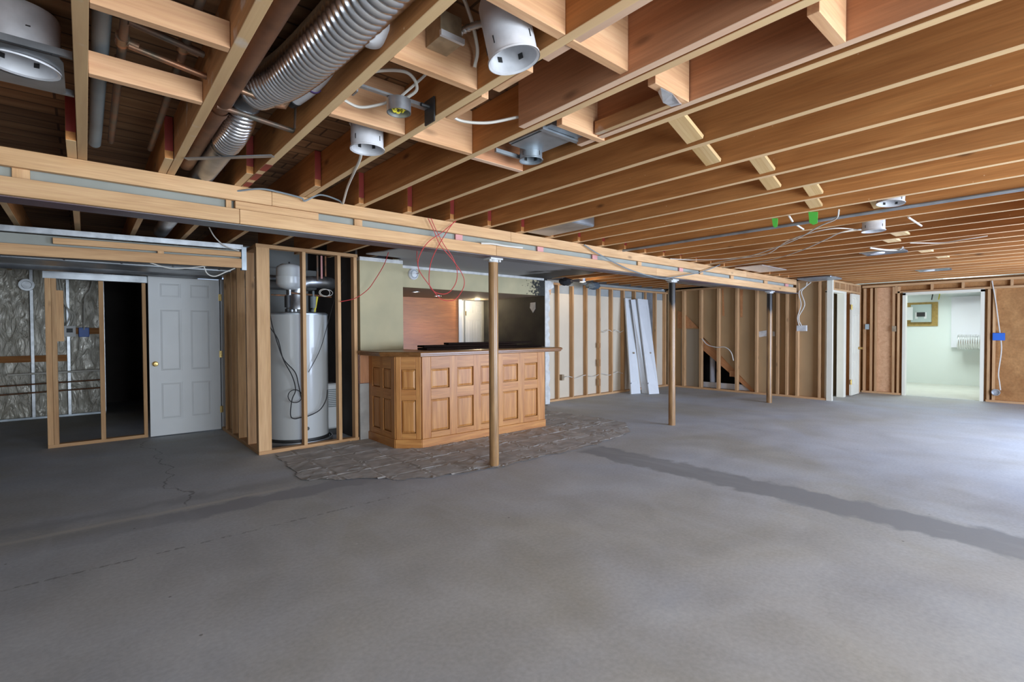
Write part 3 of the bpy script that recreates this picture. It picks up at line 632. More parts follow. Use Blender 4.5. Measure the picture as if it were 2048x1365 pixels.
# electrical odds on that partition
YQ = 10.52
p = PY(133, 663, YQ)
t = tag(own(MB().box((p.x-0.12, YQ, p.z-0.085), (p.x+0.11, 10.60, p.z+0.085)).build('switch_box', M_WHITE)), 'white three-gang electrical box fixed to a steel stud at the left, fed by grey cables', 'electrical box')
MB().box((p.x-0.0, YQ-0.006, p.z-0.02), (p.x+0.075, YQ, p.z+0.045)).build('terminal_cover', M_BLACK, t)
for i, o in enumerate(((0, 0), (0.03, 0.01), (-0.03, -0.01))):
    cable('electric_cable', [PY(118, 556, YQ)+V((o[0], 0, 0)), PY(124, 590, YQ)+V((o[0], 0, 0)), PY(134, 615, YQ), PY(140+i*5, 632, YQ), PY(132+i*6, 653, YQ)], 0.009, M_CABLE,
          'grey cable dropping from the header to the white box, %s strand' % ['left', 'middle', 'right'][i], 'cable', 'cables feeding the white box')
q = PY(168, 665, YQ)
tag(MB().box((q.x-0.065, YQ+0.06, q.z-0.075), (q.x+0.065, 10.68, q.z+0.075)).build('outlet_box', M_BLUE, bevel=0.006), 'blue plastic outlet box right of the white box on the left', 'electrical box')
cable('electric_cable', [PY(188, 553, YQ), PY(180, 580, YQ), PY(170, 598, YQ), PY(168, 660, YQ+.05)], 0.009, M_CABLE, 'grey cable dropping to the blue box', 'cable')
p = PY(53, 570, 10.5); tag(MB().lathe([(0.0, 0), (0.09, 0), (0.09, 0.06), (0.06, 0.06), (0.055, 0.02), (0, 0.02)], (p.x, 10.56, p.z), (0, -1, 0), 16).build('round_box', M_GALV), 'round metal box on the insulated wall beside the left steel stud', 'electrical box')

# ------------------------------------------------------------------ heater closet
XC = 1.395
t = thing('stud_wall', (1.95, YR, 0), 'front pine stud wall of the enclosure before the grey water heater', 'stud wall')
ftop = lambda x: 2.275-0.012*(x-XC)
board('corner_post', (XC+0.065, YR+0.045, 0.038), (XC+0.065, YR+0.045, 2.237), 0.13, 0.089, W_PLATE, t, up=(1, 0, 0))
for xx in (PY(610, 700, YR).x, PY(680, 700, YR).x):
    board('stud', (xx, YR+0.045, 0.038), (xx, YR+0.045, 2.233), 0.038, 0.089, W_PLATE, t, up=(1, 0, 0))
board('stud', (2.49, YR+0.045, 0.038), (2.49, YR+0.045, 2.228), 0.04, 0.089, W_STUD, t, up=(1, 0, 0))
board('bottom_plate', (XC, YR+0.045, 0.019), (2.52, YR+0.045, 0.019), 0.038, 0.089, W_STUD, t)
board('top_plate', (XC-0.005, YR+0.045, 2.256), (2.52, YR+0.045, 2.247), 0.038, 0.092, W_STUD, t)
t = thing('stud_wall', (XC, 6.9, 0), 'receding side wall of pine studs between the white door and the water heater', 'stud wall')
for y in (6.29, 6.74, 7.08, 7.45):
    board('stud', (XC+0.045, y, 0.038), (XC+0.045, y, 2.237), 0.038, 0.089, W_STUD, t, up=(0, 1, 0))
board('bottom_plate', (XC+0.045, YR+0.09, 0.019), (XC+0.045, 7.7, 0.019), 0.038, 0.089, W_STUD, t)
board('top_plate', (XC+0.045, YR+0.09, 2.256), (XC+0.045, 7.7, 2.256), 0.038, 0.089, W_STUD, t)
struct(MB().box((1.46, 7.62, 0), (2.6, 7.68, ZS)).build('wall_closet', M_CLOSET))
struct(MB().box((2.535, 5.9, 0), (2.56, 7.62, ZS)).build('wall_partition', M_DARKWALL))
# water heater
cx, cy = 1.965, 6.30
t = thing('water_heater', (cx, cy, 0), 'tall grey cylindrical water heater behind the closet studs', 'water heater')
MB().lathe([(0, 0.04), (0.36, 0.04), (0.375, 0.02), (0.375, 0.0), (0, 0.0)][::-1], (cx, cy, 0), n=40).lathe([(0.34, 0.002), (0.39, 0.002), (0.39, 0.045), (0.38, 0.045), (0.38, 0.012)], (cx, cy, 0), n=40).build('drain_pan', M_DUCT, t)
MB().lathe([(0, 0.05), (0.335, 0.05), (0.345, 0.06), (0.345, 1.53), (0, 1.53)], (cx, cy, 0), n=56).build('tank', M_TANK, t)
MB().lathe([(0.335, 0.04), (0.35, 0.045), (0.35, 0.075), (0.335, 0.075)], (cx, cy, 0), n=56).build('base_ring', M_BLACK, t)
MB().lathe([(0, 1.53), (0.350, 1.53), (0.350, 1.545), (0.33, 1.56), (0, 1.565)], (cx, cy, 0), n=56).build('top_cap', M_TRACK, t)
hood = MB().lathe([(0, 1.60), (0.10, 1.60), (0.10, 1.66), (0.075, 1.70), (0.075, 1.80)], (cx, cy, 0), n=24)
for a in (0, 2.1, 4.2): hood.box((cx+0.08*math.cos(a)-0.008, cy+0.08*math.sin(a)-0.008, 1.56), (cx+0.08*math.cos(a)+0.008, cy+0.08*math.sin(a)+0.008, 1.61))
hood.build('draft_hood', M_GALV, t)
MB().tube(curve_pts([(cx, cy, 1.76), (cx+0.005, cy, 1.84), (cx+0.09, cy, 1.93), (cx+0.25, cy+0.02, 1.95), (cx+0.42, cy+0.05, 1.95), (cx+0.46, cy+0.2, 1.95)], 5), 0.075, 20).build('flue_elbow', M_GALV, t)
for i, (dx, lab) in enumerate(((-0.14, 'h'), (0.16, 'c'))):
    MB().lathe([(0.03, 0), (0.03, 0.04), (0.014, 0.045), (0.014, 0.27)], (cx+dx, cy-0.1, 1.56), n=12).lathe([(0.036, 0.06), (0.036, 0.2)], (cx+dx, cy-0.1, 1.56), n=12).build('dip_tube', M_BLACK if i == 0 else M_GREY, t)
MB().tube([(cx-0.14, cy-0.1, 1.83), (cx-0.14, cy-0.1, 1.87)], 0.012, 10).tube([(cx-0.32, cy-0.1, 1.76), (cx-0.12, cy-0.1, 1.76)], 0.011, 8).tube([(cx-0.13, cy-0.1, 1.795), (cx+0.38, cy-0.1, 1.765)], 0.011, 8).build('copper_line', M_COPPER, t)
MB().tube([(cx+0.16, cy-0.12, 1.55), (cx+0.20, cy-0.12, 1.76)], 0.013, 8).build('bonding_wire', M_YEL, t)
MB().lathe([(0, 0), (0.014, 0), (0.014, 0.03), (0.022, 0.035), (0.022, 0.045), (0, 0.045)], (cx-0.02, cy-0.34, 0.20), (0, -1, 0), 12).build('drain_cock', M_BLACK, t)
# expansion tank
t = thing('expansion_tank', (1.84, 6.17, 1.80), 'small grey dome-ended expansion tank hung above the water heater', 'tank')
MB().lathe([(0, 0), (0.05, 0.004), (0.11, 0.025), (0.142, 0.06), (0.145, 0.08), (0.145, 0.145), (0.147, 0.15), (0.145, 0.155), (0.145, 0.24), (0.135, 0.27), (0.09, 0.30), (0, 0.312)], (1.84, 6.17, 1.825), n=36).build('shell', M_XTANK, t)
MB().lathe([(0.018, -0.06), (0.018, 0.004)], (1.84, 6.17, 1.825), n=10).build('nipple', M_GALV, t)
MB().lathe([(0.010, 0), (0.010, 0.02), (0, 0.02)], (1.84, 6.17, 2.135), n=8).build('valve_stem', M_BLACK, t)
tag(MB().tube([(1.5, 6.6, 1.99), (2.45, 6.6, 2.00)], 0.04, 14).build('vent_pipe', M_DUCT), 'horizontal grey pipe behind the expansion tank', 'pipe')
tag(MB().box((1.5, 7.2, 1.93), (2.52, 7.55, 2.2)).build('duct_box', M_CLOSET, bevel=0.01), 'pale grey boxed duct at the top of the heater closet', 'duct')
for i, x in enumerate((2.16, 2.21, 2.26)):
    tag(MB().tube([(x, 6.15, 2.26), (x, 6.15, 1.95+0.03*i)], 0.012, 8).build('riser_pipe', [M_DULLCU, M_PINK, M_COPPER][i]), ['tarnished', 'pink', 'bright copper'][i]+' riser pipe dropping above the heater flue', 'pipe', 'riser pipes above the flue')
ring = [(2.22+0.075*math.cos(a), 6.02, 1.80+0.04*math.sin(a)) for a in [i*math.pi/10 for i in range(20)]]
ring2 = [(2.20+0.065*math.cos(a), 6.03, 1.80+0.045*math.sin(a)) for a in [i*math.pi/10 for i in range(20)]]
tag(MB().tube(ring, 0.004, 6, closed=True).tube(ring2, 0.004, 6, closed=True).build('wire_coil', M_CABLE), 'small coil of pale wire hanging by the heater flue', 'wire')
YT = YR+0.10
def ht(x, y, o=0.0): return PY(x, y, YT+0.0+o)
cable('power_cord', [ht(538, 595), ht(542, 640), ht(556, 690), ht(568, 720), ht(590, 745), ht(597, 770), ht(601, 790), ht(604, 800)], 0.006, M_BLACKR, 'thick black cord crossing the front of the water heater from upper left', 'cord')
cable('power_cord', [ht(540, 655), ht(556, 680), ht(566, 718), ht(584, 752), ht(591, 780), ht(584, 800), ht(581, 830), ht(588, 838), ht(600, 836), ht(618, 832), ht(640, 820), ht(652, 800), ht(655, 780)], 0.006, M_BLACKR, 'black cord looping low round the front of the heater to its right side', 'cord')
cable('power_cord', [ht(686, 560, .02), ht(672, 590, .02), ht(655, 650, .02), ht(640, 700, .02), ht(617, 745, .02)], 0.004, M_BLACKR, 'thin black cord falling from the closet top at the right of the heater', 'cord')
lp = [ht(590+14*math.cos(a), 793+13*math.sin(a)) for a in [i*math.pi/9 for i in range(18)]]
tag(MB().tube(lp, 0.005, 6, closed=True).build('cord_loop', M_BLACKR), 'round loop of black cord against the lower heater', 'cord')
# dehumidifier
a = PY(655, 780, 6.5)
t = thing('dehumidifier', (2.42, 6.4, 0.07), 'white rounded dehumidifier box on the closet floor right of the heater', 'appliance')
MB().box((2.30, 6.35, 0.075), (2.50, 6.6, 0.66)).build('housing', M_WHITE, t, bevel=0.02)
g = MB()
for i in range(10): g.box((2.33, 6.343, 0.36+i*0.024), (2.48, 6.349, 0.372+i*0.024))
g.build('grille', M_GREY, t)
MB().box((2.30, 6.36, 0.0), (2.50, 6.58, 0.075)).build('foot', M_BLACK, t)

# ------------------------------------------------------------------ olive wall end, soffit band, bar nook
struct(MB().box((2.545, YR, 1.07), (3.128, YR+0.10, 2.20)).build('wall_olive', M_OLIVE))
struct(MB().box((2.545, YR-0.004, 2.20), (3.128, YR+0.1, 2.245)).build('trim_2', M_GYP))
struct(MB().box((3.04, YR+0.1, 0), (3.128, 6.4, 2.27)).build('wall_return', M_OLIVE))
tag(board('plywood_strip', (2.60, YR+0.005, 0.70), (2.60, YR+0.005, 1.04), 0.13, 0.03, W_SISTER, up=(1, 0, 0)), 'raw pink-stained plywood strip under the bar counter, beside the closet end stud', 'board')
tag(MB().box((2.53, YR-0.008, 0), (2.665, YR+0.02, 0.69)).build('backer_board', M_BLOCKW), 'grey unpainted board low between closet frame and bar', 'board')
YB = 6.40
struct(MB().box((3.128, YB, 1.965), (6.30, YB+0.10, 2.235)).build('wall_band', M_BAND))
struct(MB().box((3.128, YB-0.02, 2.235), (6.25, YB, 2.272)).build('trim_3', M_GYP))
# painted ceiling patch with a torn, burnt edge
random.seed(3)
pts = [(2.62, 5.75), (2.75, 5.2), (2.95, 4.6), (3.0, 3.9), (6.0, 3.9), (6.15, 4.4), (6.05, 4.9), (6.35, 5.4), (6.2, 5.9), (6.42, 6.38), (3.1, 6.38), (3.1, 5.78)]
rp = []
for i in range(len(pts)):
    a = V(pts[i]); b_ = V(pts[(i+1) % len(pts)]); n = max(1, int((b_-a).length/0.12))
    for k in range(n): q = a.lerp(b_, k/n); rp.append((q.x+random.uniform(-.025, .025), q.y+(random.uniform(-.015, .015) if q.y < 6.3 else 0), 2.272))
struct(MB().prism(rp, (0, 0, 0.012)).build('ceiling_drywall', M_BURNT))
# nook shell
struct(MB().box((3.128, YB+0.1, 1.965), (6.29, 8.2, 2.0)).build('ceiling_nook', plain('nook_ceiling_paint', (0.34, 0.27, 0.20), 0.7)))
struct(MB().box((3.0, 8.15, 0), (5.66, 8.2, 2.0)).build('wall_nook', W_PANEL))
struct(MB().box((6.29, YB+0.012, 0), (6.36, 8.2, 2.27)).build('wall_sooty', M_SOOT))
sm = [PX(x, y, 6.288) for x, y in ((1061, 606), (1071, 605), (1071, 618), (1066, 626), (1060, 616))]
tag(MB().prism(sm, (-0.004, 0, 0)).build('paper_scrap', M_GYP), 'heart-shaped pale scrap on the sooty wall', 'scrap')
struct(MB().box((5.60, 8.12, 0), (5.675, 8.16, 1.96)).box((5.66, 8.2, 0), (5.70, 8.42, 1.96)).build('trim_4', M_WHITE))
t = thing('closet_door', (6.1, 8.36, 0), 'brightly lit white panel door at the back of the bar nook', 'door')
ds = sixpanel(5.93, 6.40, 0.01, 1.96, 8.36, 0.035).build('door_slab', M_WHITE, t)
for z in (0.3, 1.7): MB().box((5.925, 8.348, z-0.045), (5.945, 8.359, z+0.045)).build('hinge', M_BRASS, ds)
struct(MB().box((5.66, 8.42, 0), (6.5, 8.46, 2.0)).box((6.46, 8.2, 0), (6.5, 8.42, 2.0)).build('wall_nook_end', M_WHITE))
struct(MB().box((5.66, 8.2, 1.965), (6.5, 8.46, 2.0)).build('ceiling_nook_end', M_WHITE))
def lampobj(name, loc, energy, col, label, r=0.05, spot=None):
    t = thing(name, loc, label, 'lamp', 'lit recessed lamps')
    x, y, z = loc
    MB().lathe([(r+0.02, 0), (r+0.02, -0.006), (r, -0.006), (r, 0.0), (r*0.9, 0.035), (0, 0.035)], loc, n=24).build('trim_ring', M_GALV, t)
    MB().lathe([(0, -0.002), (r*0.7, 0.004), (r*0.75, 0.02), (0, 0.03)], loc, n=20).build('bulb', M_BULB, t)
    l = bpy.data.lights.new(name+'_light', 'SPOT' if spot else 'POINT'); l.energy = energy; l.color = col; l.shadow_soft_size = 0.04
    if spot: l.spot_size = spot; l.spot_blend = 0.6
    o = bpy.data.objects.new(name+'_light', l); COL.objects.link(o); o.location = (x, y, z-0.03); o['kind'] = 'structure'
    return t
lampobj('recessed_lamp', (5.92, 7.93, 1.962), 13, (1.0, 0.80, 0.50), 'glowing recessed lamp in front of the white nook door')
lampobj('recessed_lamp', (4.75, 7.55, 1.962), 9, (1.0, 0.62, 0.30), 'recessed lamp in the low nook ceiling over the orange panelling', spot=2.3)
lampobj('recessed_lamp', (4.0, 7.0, 1.962), 5, (1.0, 0.70, 0.42), 'recessed lamp in the low nook ceiling, left one', spot=2.3)
L_ = (7.03, 6.15, 2.24)
t = thing('can_lamp', L_, 'small lit bulb glowing in a can under the joists right of the bar', 'lamp')
MB().lathe([(0.055, 0), (0.06, 0), (0.06, 0.11), (0, 0.11)], L_, n=24).build('can', M_GALV, t)
MB().lathe([(0, -0.004), (0.04, 0.0), (0.048, 0.02), (0, 0.05)], L_, n=20).build('bulb', M_BULB, t)
MB().box((6.90, 6.145, 2.33), (7.29, 6.155, 2.35)).box((7.02, 6.145, 2.30), (7.04, 6.155, 2.34)).build('hanger_bar', M_GALV, t)
l = bpy.data.lights.new('can_light', 'POINT'); l.energy = 4; l.color = (1, 0.82, 0.58); l.shadow_soft_size = 0.05
o = bpy.data.objects.new('can_light', l); COL.objects.link(o); o.location = (7.03, 6.13, 2.20)
# smoke detector
p = PY(826, 549, YB)
t = thing('smoke_detector', (p.x, YB, p.z), 'round white smoke detector on the olive band above the bar', 'smoke detector')
MB().lathe([(0, 0.0), (0.082, 0.0), (0.082, 0.012), (0.075, 0.025), (0.062, 0.036), (0, 0.036)], (p.x, YB, p.z), (0, -1, 0), 36).build('body', M_PVC, t)
MB().lathe([(0.045, 0.036), (0.045, 0.044), (0.038, 0.048), (0, 0.048)], (p.x, YB, p.z), (0, -1, 0), 28).build('sensor_cap', M_WHITE, t)
MB().lathe([(0.050, 0.0365), (0.057, 0.0375), (0.060, 0.0365)], (p.x, YB, p.z), (0, -1, 0), 28).build('vent_ring', M_GREY, t)
# torn drywall edge at the right of the nook
z = []
random.seed(5)
for i in range(40): z.append((6.37+random.uniform(0, 0.05)+(0.10 if i > 36 else 0), YB-0.006, i*0.0574))
tag(MB().prism([(6.29, YB-0.006, 0.0)]+z+[(6.29, YB-0.006, 2.24)], (0, 0.012, 0)).build('torn_drywall', M_GYP), 'ragged white torn drywall edge right of the bar nook', 'drywall')
tag(MB().prism([(6.36, YB+0.02, 1.95), (6.46, YB+0.02, 2.0), (6.50, YB+0.02, 2.22), (6.30, YB+0.02, 2.25), (6.27, YB+0.02, 2.1)], (0, 0.01, 0)).build('torn_paper', W_PALE), 'brown torn wallboard paper curling above the ragged drywall edge', 'paper')
def lump(name, c, r, mat, label, cat, sq=0.6):
    vs = []; fs = []; n, m = 18, 12
    for i in range(m+1):
        for k in range(n):
            a = math.pi*i/m; b_ = 2*math.pi*k/n; d = V((math.sin(a)*math.cos(b_), math.sin(a)*math.sin(b_), math.cos(a)))
            s_ = 1+0.35*noise.noise(d*3+V(c)); vs.append(V(c)+V((d.x*r[0], d.y*r[1], d.z*r[2]))*s_)
    for i in range(m):
        for k in range(n): fs.append((i*n+k, (i+1)*n+k, (i+1)*n+(k+1) % n, i*n+(k+1) % n))
    return tag(MB().add(vs, fs, True).build(name, mat), label, cat)
lump('charred_debris', (6.62, 6.2, 2.22), (0.14, 0.10, 0.07), M_CHAR, 'black charred debris hanging where the ceiling meets the nook wall', 'debris')
lump('insulation_wad', (7.45, 6.25, 2.20), (0.17, 0.10, 0.075), M_INSUL, 'blue-grey wad of insulation right of the small lit bulb', 'insulation')

# ------------------------------------------------------------------ the oak bar
YF = 4.94
t = thing('oak_bar', (3.7, 5.3, 0), 'oak bar with raised panels, a clipped corner and a dark moulded top', 'bar')
fp = [(2.665, YR), (2.665, 5.12), (2.885, YF), (4.83, YF), (4.83, 5.42), (3.1, 5.42), (3.1, YR)]
MB().prism([(x, y, 0) for x, y in [(2.675, YR-0.012), (2.675, 5.125), (2.89, YF+0.01), (4.825, YF+0.01), (4.825, 5.42), (3.1, 5.42), (3.1, YR-0.012)]], (0, 0, 1.04)).build('carcass', W_OAK, t)
def panel_face(a, b_, colsx, rows, nm):
    """raised-panel oak face between plan points a and b_, outward side on the left of a->b_... colsx in metres from a"""
    a = V((a[0], a[1], 0)); b_ = V((b_[0], b_[1], 0)); u = (b_-a).normalized(); L_ = (b_-a).length; n_ = V((u.y, -u.x, 0))
    def bxp(mb, s0, s1, z0, z1, d0, d1):
        q = [a+u*s0+V((0, 0, z0)), a+u*s1+V((0, 0, z0)), a+u*s1+V((0, 0, z1)), a+u*s0+V((0, 0, z1))]
        mb.hexa([p_+n_*d1 for p_ in q], [p_+n_*d0 for p_ in q])
    # build frame in local X so that grain runs along it
    segs = [0]+[v for c_ in colsx for v in c_]+[L_]
    zs = [0.1]+[v for r_ in rows for v in r_]+[1.04]
    ang = math.atan2(u.y, u.x)
    def fin(mb, name, mat=W_OAK, vertical=False):
        mid = a+u*(L_/2)+V((0, 0, 0.5))
        R = Matrix.Rotation(ang, 3, 'Z')
        if vertical: R = R @ Matrix.Rotation(-math.pi/2, 3, 'Y')
        Ri = R.inverted()
        me = bpy.data.meshes.new(name); me.from_pydata([tuple(Ri @ (p_-mid)) for p_ in mb.v], [], mb.f)
        ob = bpy.data.objects.new(name, me); COL.objects.link(ob); me.materials.append(mat); ob.rotation_euler = R.to_euler(); ob.location = mid; setp(ob, t); addbev(ob, 0.003); return ob
    for i in range(0, len(segs), 2):
        st_ = MB(); bxp(st_, segs[i], segs[i+1], 0.1, 1.04, 0.002, 0.020); fin(st_, 'stile', vertical=True)
    for i in range(0, len(zs), 2):
        rl = MB(); bxp(rl, segs[1], segs[-2], zs[i], zs[i+1], 0.0015, 0.0195); fin(rl, 'rail')
    for c0, c1 in colsx:
        for z0, z1 in rows:
            pm = MB(); q = lambda e, d: [a+u*(c0+e)+V((0, 0, z0+e))+n_*d, a+u*(c1-e)+V((0, 0, z0+e))+n_*d, a+u*(c1-e)+V((0, 0, z1-e))+n_*d, a+u*(c0+e)+V((0, 0, z1-e))+n_*d]
            pm.hexa(q(0.006, 0.007), q(0.006, -0.001)); pm.hexa(q(0.028, 0.015), q(0.008, 0.007))
            fin(pm, 'raised_panel', vertical=True)
    bs = MB(); bxp(bs, -0.008, L_+0.008, 0, 0.10, 0.002, 0.030); fin(bs, 'plinth')
def pxs(prs, y, Y, x0): return [(PY(a, y, Y).x-x0, PY(b_, y, Y).x-x0) for a, b_ in prs]
rows = [(PY(860, 864, YF).z, PY(860, 799, YF).z), (PY(860, 778, YF).z, PY(860, 738, YF).z)]
panel_face((2.885, YF), (4.83, YF), pxs([(860, 897), (913, 945), (960, 988), (1004, 1034), (1047, 1073)], 760, YF, 2.885), rows, 'front')
panel_face((2.665, 5.12), (2.885, YF), [(0.06, 0.225)], rows, 'corner')
panel_face((2.665, YR-0.012), (2.665, 5.12), [(0.10, 0.30), (0.38, 0.58)], rows, 'side')
# counter with moulded edge
cp = [(2.50, YR-0.012), (2.50, 5.20), (2.80, 4.80), (5.06, 4.80), (5.06, 5.52), (3.13, 5.52), (3.13, YR-0.012)]
ctr = MB()
def inset(e): return [(2.50+e, YR-0.012), (2.50+e, 5.20+e*0.4), (2.80+e*0.6, 4.80+e), (5.06-e, 4.80+e), (5.06-e, 5.52-e), (3.13, 5.52-e), (3.13, YR-0.012)]
prof = [(0.03, 1.042), (0.012, 1.050), (0.012, 1.062), (0.0, 1.068), (0.0, 1.085), (0.008, 1.096), (0.02, 1.10)]
vs = []; n = 7
for e, z_ in prof: vs += [(x, y, z_) for x, y in inset(e)]
fs = [tuple(range(n))[::-1], tuple((len(prof)-1)*n+i for i in range(n))]
for i in range(len(prof)-1):
    for k in range(n): fs.append((i*n+k, i*n+(k+1) % n, (i+1)*n+(k+1) % n, (i+1)*n+k))
ctr.add(vs, fs); ctr.build('counter_top', W_OAKTOP, t)
# dark planks lying on the bar
for i, (a, b_, w_, z_, lab) in enumerate([((3.10, 5.28), (4.95, 5.22), 0.24, 1.114, 'lowest and longest dark plank lying on the bar top'), ((3.15, 5.40), (4.6, 5.33), 0.18, 1.141, 'dark plank stacked on the long one on the bar'), ((3.55, 5.44), (4.98, 5.40), 0.12, 1.167, 'topmost narrow dark plank on the bar')]):
    tag(board('dark_plank', (a[0], a[1], z_), (b_[0], b_[1], z_), 0.025, w_, W_BLACK), lab, 'plank', 'dark planks stacked on the bar')

# ------------------------------------------------------------------ far stud wall right of the bar
YW = 6.55
struct(MB().box((6.36, YW+0.09, 0), (10.62, YW+0.102, 2.05)).build('wall_panelled', M_PANEL))
struct(MB().box((6.36, YW+0.094, 2.05), (10.62, YW+0.11, 2.30)).build('wall_panelled_top', M_DRYB))
t = thing('stud_wall', (8.4, YW, 0), 'long pine stud wall before beige board, between the bar and the leaning white doors', 'stud wall')
xs = [6.40+SP*k for k in range(11)]
for i, x in enumerate(xs):
    board('stud', (x, YW+0.044, 0.038), (x, YW+0.044, 2.20), 0.038, 0.086, W_STUD, t, up=(1, 0, 0))
board('bottom_plate', (6.38, YW+0.044, 0.019), (10.54, YW+0.044, 0.019), 0.038, 0.088, W_STUD, t)
board('top_plate', (7.6, YW+0.044, 2.219), (10.54, YW+0.044, 2.219), 0.038, 0.088, W_STUD, t)
board('top_plate', (6.38, YW+0.044, 2.219), (6.9, YW+0.044, 2.219), 0.038, 0.088, W_STUD, t)
for (z0, z1) in ((0.98, 1.08), (0.60, 0.74), (0.2, 0.34)):
    board('scab_block', (xs[4]-0.02, YW+0.02, z0), (xs[4]-0.02, YW+0.02, z1), 0.05, 0.05, W_OLD, t, up=(1, 0, 0))
MB().box((9.62, YW+0.05, 0.3), (9.98, YW+0.085, 2.2)).build('grey_duct_chase', M_TRACK, t)
# wires stapled through studs
for zz, x0, x1, lab in ((0.42, 6.95, 8.9, 'lower'), (1.32, 8.0, 9.0, 'upper')):
    pts = [(x0+i*(x1-x0)/14, YW+0.02+0.01*math.sin(i*2), zz+0.025*math.sin(i*1.7)) for i in range(15)]
    cable('electric_cable', pts, 0.006, M_CABLE, '%s white cable threaded through the far stud wall' % lab, 'cable', 'cables in the far stud wall')
p = PY(1124, 756, YW+0.03); tag(MB().box((p.x-0.03, YW+0.0, p.z-0.05), (p.x+0.03, YW+0.06, p.z+0.06)).build('outlet_box', M_BOX), 'small tan outlet box on the first stud right of the bar', 'electrical box')
# three leaning white folding-door leaves
def leaf(tl, tr, bl, br, yt, th, lab, knob):
    a = PZ(*bl, 0.004); b_ = PZ(*br, 0.004); c = PY(*tr, yt); d = PY(*tl, yt)
    if yt < 6.5: pass
    w_ = (b_-a).normalized(); up = (d-a).normalized(); n_ = w_.cross(up).normalized()
    if n_.dot(-ray(1290, 700)) < 0: n_ = -n_
    W = (b_-a).length
    t = thing('folding_door_leaf', (a+b_)/2, lab, 'door leaf', 'white folding door leaves leaning on the studs')
    back = -n_*th
    MB().hexa([a, b_, c, d], [a+back, b_+back, c+back, d+back]).build('slab', M_WHITE, t)
    st = MB()
    def fq(u0, u1, v0, v1, e): 
        P = lambda u_, v_: (a.lerp(b_, u_)).lerp(d.lerp(c, u_), v_)+n_*e
        return [P(u0, v0), P(u1, v0), P(u1, v1), P(u0, v1)]
    for u0, u1, v0, v1 in ((0, .2, 0, 1), (.8, 1, 0, 1), (.2, .8, 0, .1), (.2, .8, .37, .43), (.2, .8, .93, 1)): st.hexa(fq(u0, u1, v0, v1, 0.008), fq(u0, u1, v0, v1, -0.001))
    for v0, v1 in ((.12, .35), (.45, .91)): st.hexa(fq(.32, .68, v0+.01, v1-.01, 0.006), fq(.26, .74, v0, v1, -0.001))
    st.build('frame_moulding', M_WHITE, t)
    if knob:
        k = a.lerp(b_, 0.55).lerp(d.lerp(c, .55), 0.42)
        MB().lathe([(0.010, 0), (0.010, 0.02), (0.02, 0.03), (0.018, 0.042), (0, 0.045)], k, n_, 14).build('pull_knob', M_BOX, t)
        k = a.lerp(d, 0.11)+n_*0.004; MB().box(k-V((0.02, 0.01, 0.015)), k+V((0.03, 0.012, 0.015))).build('bracket', M_GALV, t)
leaf((1250, 597), (1262, 598), (1262, 789), (1281, 787.5), 6.50, 0.03, 'left white door leaf leaning against the far studs', True)
leaf((1262, 600), (1274, 599), (1284, 787), (1297, 788), 6.42, 0.02, 'middle white door leaf, narrowly visible between two others', False)
leaf((1275, 598), (1295, 600), (1298, 789), (1318, 788), 6.36, 0.03, 'right white door leaf leaning against the far studs', True)

# ------------------------------------------------------------------ stair wall (X = 10.54 towards the camera)
XS = 10.54
XPn = XS+0.092
ya, za = PX(1404, 672, XPn).y, PX(1404, 672, XPn).z
yb_ = PX(1515, 785, XPn).y
poly = [(6.62, 0), (6.62, 2.3), (3.2, 2.3), (3.2, 0), (yb_, 0), (ya, za), (ya, 0)]
struct(MB().prism([(XPn, y, z_) for y, z_ in poly], (0.012, 0, 0)).build('wall_stair', M_TAN))
MBp = MB().prism([(XPn-0.006, y, z_) for y, z_ in [(PX(1362, 770, XPn).y, 0.02), (PX(1362, 770, XPn).y, 1.36), (ya+0.02, 1.36), (ya+0.02, 0.02)]], (0.006, 0, 0))
tag(MBp.build('wall_patch', plain('grey_beige_board', (0.40, 0.34, 0.25), 0.85)), 'grey-beige lower board panel left of the open stair triangle', 'board')
t = thing('stud_wall', (XS, 4.9, 0), 'pine stud wall before tan board that frames the open stair triangle', 'stud wall')
for xl, xr in ((1362, 1370), (1396.5, 1404), (1431.6, 1439), (1468, 1476), (1508, 1515), (1550, 1557.6), (1568.6, 1576), (1589, 1597), (1634, 1641)):
    a = PX(xl, 780, XS).y; b_ = PX(xr, 780, XS).y
    board('stud', (XS+0.045, (a+b_)/2, 0.038), (XS+0.045, (a+b_)/2, 2.25), abs(a-b_)*0.62, 0.088, W_STUD, t, up=(0, 1, 0))
board('bottom_plate', (XS+0.045, 6.6, 0.019), (XS+0.045, 3.2, 0.019), 0.038, 0.088, W_STUD, t)
board('top_plate', (XS+0.045, 6.6, 2.265), (XS+0.045, 3.2, 2.265), 0.038, 0.088, W_STUD, t)
# stringer and stair behind
a = PX(1400, 672, XPn); b_ = PX(1533, 785, XPn)
d_ = (b_-a).normalized(); nrm = V((0, -d_.z, d_.y)); 
if nrm.z > 0: nrm = -nrm
tag(board('stair_stringer', a+nrm*0.11+V((0.035, 0, 0))-d_*0.3, b_+nrm*0.11+V((0.035, 0, 0))-d_*0.2, 0.21, 0.04, W_STAIR, up=-nrm), 'orange-brown diagonal stair stringer seen through the open stud wall', 'stringer')
tri = [PX(1355, 622, XPn-.03), PX(1366, 625, XPn-.03), PX(1397, 657, XPn-.03), PX(1355, 657, XPn-.03)]
tag(MB().prism(tri, (0.02, 0, 0)).build('stringer_offcut', W_STAIR), 'orange triangular end of a stringer high on the left of the stair wall', 'board')
tag(board('stringer_cleat', PX(1467, 742, XPn-.02), PX(1467, 754, XPn-.02), 0.16, 0.03, W_STAIR, up=(0, 1, 0)), 'small orange cleat block under the stringer', 'block')
